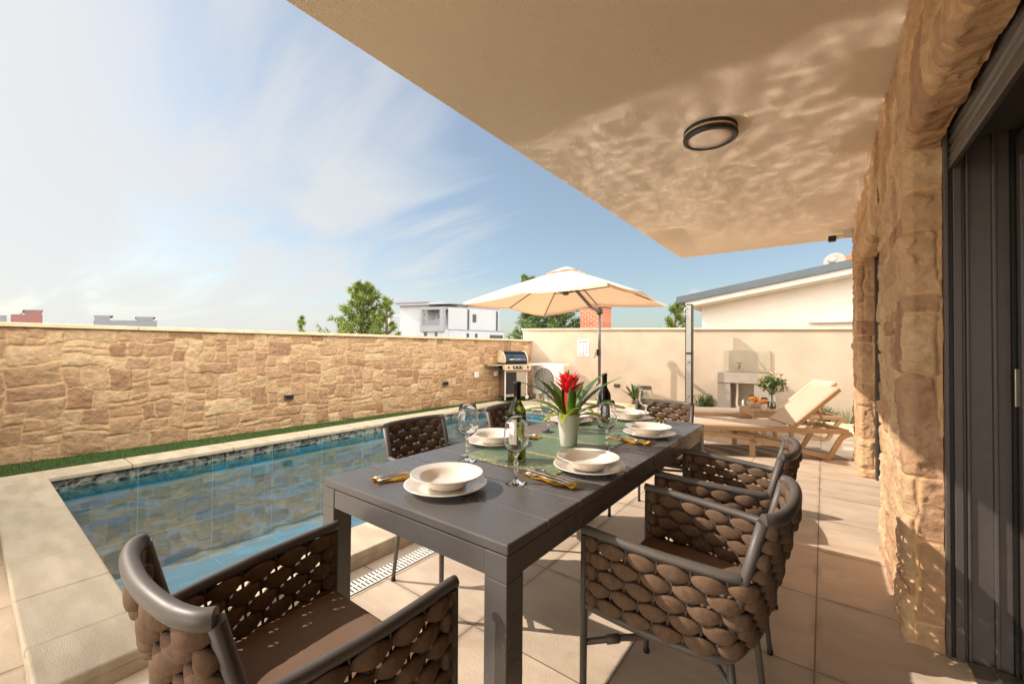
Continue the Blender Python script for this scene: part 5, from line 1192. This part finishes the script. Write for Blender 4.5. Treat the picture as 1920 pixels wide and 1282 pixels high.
GH = M['grey_house']; DK = mat('dark_glazing', '#20242a', .2); WS = WH
# pixel guides at 45 m: front corner (836), left end (741), right end (927)
hp('wall', WS, (3.1, 6.9, 1.0, 7.3, 0, 5.95), (.2, 3.1, 1.9, 7.3, 3.2, 5.95), (-.0, 3.1, .2, 7.3, 0, 3.18), (.0, 3.1, 3, 7.3, 3.2, 5.95), (-.3, 0, .5, 7.0, 3.2, 5.6), (-.9, -.01, .6, 7.0, 0, 3.1))
hp('roof', GH, (2.4, 7.0, .3, 7.4, 6.22, 6.34)); hp('roof', M['grey_house'], (-.35, 2.3, .4, 7.4, 5.955, 6.05)); hp('parapet', WS, (1.2, 6.9, .5, 7.3, 5.955, 6.215))
fr = hp('balcony_frame', GH, (.05, 3.0, -.05, .25, 5.35, 5.65), (.05, .5, -.05, .25, 2.95, 5.349), (2.75, 3.0, -.05, .25, 2.95, 5.349), (.501, 2.749, -.05, .25, 2.95, 3.6), (.05, 3.0, .251, 1.85, 5.36, 5.64), (.04, .3, .251, 1.85, 2.95, 3.6))
hp('railing', mat('smoked_glass', '#5a5f64', .3), (.502, 2.748, .02, .06, 3.602, 4.2), (.06, .1, .3, 1.8, 3.602, 4.2))
for bx in ((1.05, 1.5, 1.86, 1.895, 3.7, 5.0), (2.2, 2.65, 1.86, 1.895, 4.5, 4.95), (3.5, 4.0, .955, .995, 4.7, 5.0), (3.5, 4.0, .955, .995, 4.05, 4.35), (1.0, 1.3, .155, .195, 2.2, 2.9), (2.3, 2.7, .155, .195, 2.2, 2.9), (-.345, -.305, 3.3, 3.75, 4.1, 5.0), (-.945, -.905, 1.9, 2.2, 2.2, 2.8), (-.945, -.905, 3.0, 3.3, 2.2, 2.8), (-.945, -.905, 5.0, 6.8, 1.9, 2.7)): hp('window', DK, bx)
for c_ in (2.6, 6.5): hp('downpipe', DK, (-.43, -.32, c_, c_+.14, 3.2, 5.5))
hp('string_course', GH, (-.96, -.01, .55, 7.05, 3.12, 3.19))
hp('pergola', WS, (6.9, 8.6, 1.0, 1.3, 4.75, 5.0), (8.3, 8.6, 1.0, 1.3, 0, 4.7)); 
# ---- distant buildings above the left part of the wall
def far_b(name, label, boxes, m):
    t = thing(name, label, 'building', (boxes[0][0], boxes[0][1], 0)); 
    for i, (x, y, w_, z0, z1, mm) in enumerate(boxes):
        b = MB(); d = Vector((_r.x, _r.y, 0)); p = Vector((x, y, 0))-Vector(t.location); e = p+d*w_; n_ = Vector((x, y, 0)).normalized()*6
        vs = [b.bm.verts.new(v) for v in ((p.x, p.y, z0), (e.x, e.y, z0), (e.x+n_.x, e.y+n_.y, z0), (p.x+n_.x, p.y+n_.y, z0), (p.x, p.y, z1), (e.x, e.y, z1), (e.x+n_.x, e.y+n_.y, z1), (p.x+n_.x, p.y+n_.y, z1))]
        for f_ in ((3, 2, 1, 0), (4, 5, 6, 7), (0, 1, 5, 4), (1, 2, 6, 5), (2, 3, 7, 6), (3, 0, 4, 7)): b.bm.faces.new([vs[k] for k in f_])
        b.build(('lower_storey', 'roof_storey', 'roof_storey', 'roof_slab', 'roof_slab')[min(i, 4)], mm, t)
    return t
RD = mat('red_facade', '#6f4a47', .85); G2 = mat('pale_grey_facade', '#64686e', .85)
far_b('distant_building', 'distant grey and red flat roofed building at the far left above the wall', [(-93.9, 4.4, 4.6, 0, 5.5, RD), (-92.4, 5.6, 2.5, 5.5, 6.0, RD), (-93, 5.2, .4, 5.5, 5.7, G2), (-92.6, 5.4, 3.0, 6.01, 6.2, G2)], RD)
far_b('distant_building', 'pale distant building edge at the very left end of the wall', [(-96.5, 2.5, 2.6, 0, 5.35, G2)], G2)
far_b('distant_building', 'distant long grey building with two roof pavilions above the stone wall', [(-84.37, 11.6, 9.2, 0, 4.75, G2), (-84.3, 11.7, 2.2, 4.75, 5.35, G2), (-79.4, 15.3, 2.4, 4.75, 5.2, G2), (-84.37, 11.65, 2.8, 5.36, 5.5, M['grey_house']), (-79.6, 15.2, 3.0, 5.21, 5.33, M['grey_house'])], G2)
# ---- pines
def pine(name, label, loc, H, R, seed, m, nb_=70, z0=.12, cl=26, size=.16, conic=.8, lean=0.):
    t = thing(name, label, 'tree', loc); rs = np.random.RandomState(seed); b = MB()
    tp = lambda z: Vector((lean*z/H+.12*math.sin(z*1.1+seed), .10*math.cos(z*.9+seed), z))
    b.tube([tuple(tp(H*i/10)) for i in range(11)], [.16*(1-i/10.6)*H/5+.015 for i in range(11)], 9)
    V = []; F = []
    def spray(c, d, s_):
        d = d/np.linalg.norm(d)
        for _ in range(11):
            v = d*.75+rs.normal(0, .55, 3); v /= np.linalg.norm(v); u = np.cross(v, rs.normal(size=3)); u /= np.linalg.norm(u); L = s_*rs.uniform(.6, 1.2); w_ = L*.085; k = len(V)
            V.extend([c-u*w_, c+u*w_, c+v*L+u*w_*.3, c+v*L-u*w_*.3]); F.append((k, k+1, k+2, k+3))
    for i in range(nb_):
        f_ = z0+(1-z0)*((i+rs.rand())/nb_); z = H*f_; prof = max(.10, (1-f_)**conic*1.0)*(.75+.5*rs.rand()); L = R*prof
        if f_ < z0+.12: L *= .75
        a = i*2.399+rs.uniform(-.4, .4); up_ = .25+.9*f_; d = np.array([math.cos(a), math.sin(a), up_*.7]); o_ = np.array(tp(z)); pts = []
        for k in range(6): q_ = k/5; pts.append(o_+d*L*q_+np.array([0, 0, .10*L*q_*q_])+rs.normal(0, .03*L, 3)*(k > 0))
        b.tube([tuple(p) for p in pts], [.035*L*(1-k/5.5)+.006 for k in range(6)], 5)
        for k in range(cl):
            q_ = .25+.75*rs.rand()**.7; j = min(4, int(q_*5)); p = pts[j]+(pts[j+1]-pts[j])*(q_*5-j)+rs.normal(0, .11*L*(.4+q_*.6), 3)*np.array([1, 1, .6]); dd = (p-o_)*np.array([1, 1, .3])+np.array([0, 0, .6*L]); spray(p, dd, size)
        spray(pts[-1], d+np.array([0, 0, .8]), size*1.3)
    for k in range(8): spray(np.array(tp(H*(1-.015*k))), np.array([0, 0, 1.]), size*1.2)
    b.build('trunk', M['bark'], t)
    me = bpy.data.meshes.new('crown'); me.from_pydata([tuple(x) for x in V], [], F); link('crown', me, m, t); return t
pine('pine_tree', 'bushy young pine tree behind the stone wall left of the white villa', (-14.3, 9.25, -1.0), 4.5, 1.85, 3, M['pine'], 72, .10, 24, .17, .7)
pine('pine_tree', 'slender pine leader just left of the white villa, right of the bushy pine', (-13.35, 9.95, -1.0), 4.0, .62, 13, M['pine'], 26, .30, 14, .15, .6)
pine('pine_tree', 'tall dense pine tree behind the parasol canopy', (-8.45, 12.4, -1.0), 4.62, 1.9, 5, M['pine2'], 84, .06, 26, .15, 1.5)
pine('pine_tree', 'broad pine tree between the tall pine and the brick chimney', (-7.75, 13.2, -1.0), 3.75, 1.45, 6, M['pine2'], 52, .06, 24, .16, .45)
pine('pine_tree', 'tip of a small sapling showing over the stone wall left of the bushy pine', (-20.0, 9.97, -1.), 3.55, .4, 7, M['pine'], 14, .4, 10, .16, .6)
pine('pine_tree', 'dark treetop peeking over the back wall just left of the shower', (-4.25, 15.8, -1.), 3.8, .75, 8, M['pine'], 24, .3, 16, .17, .5)
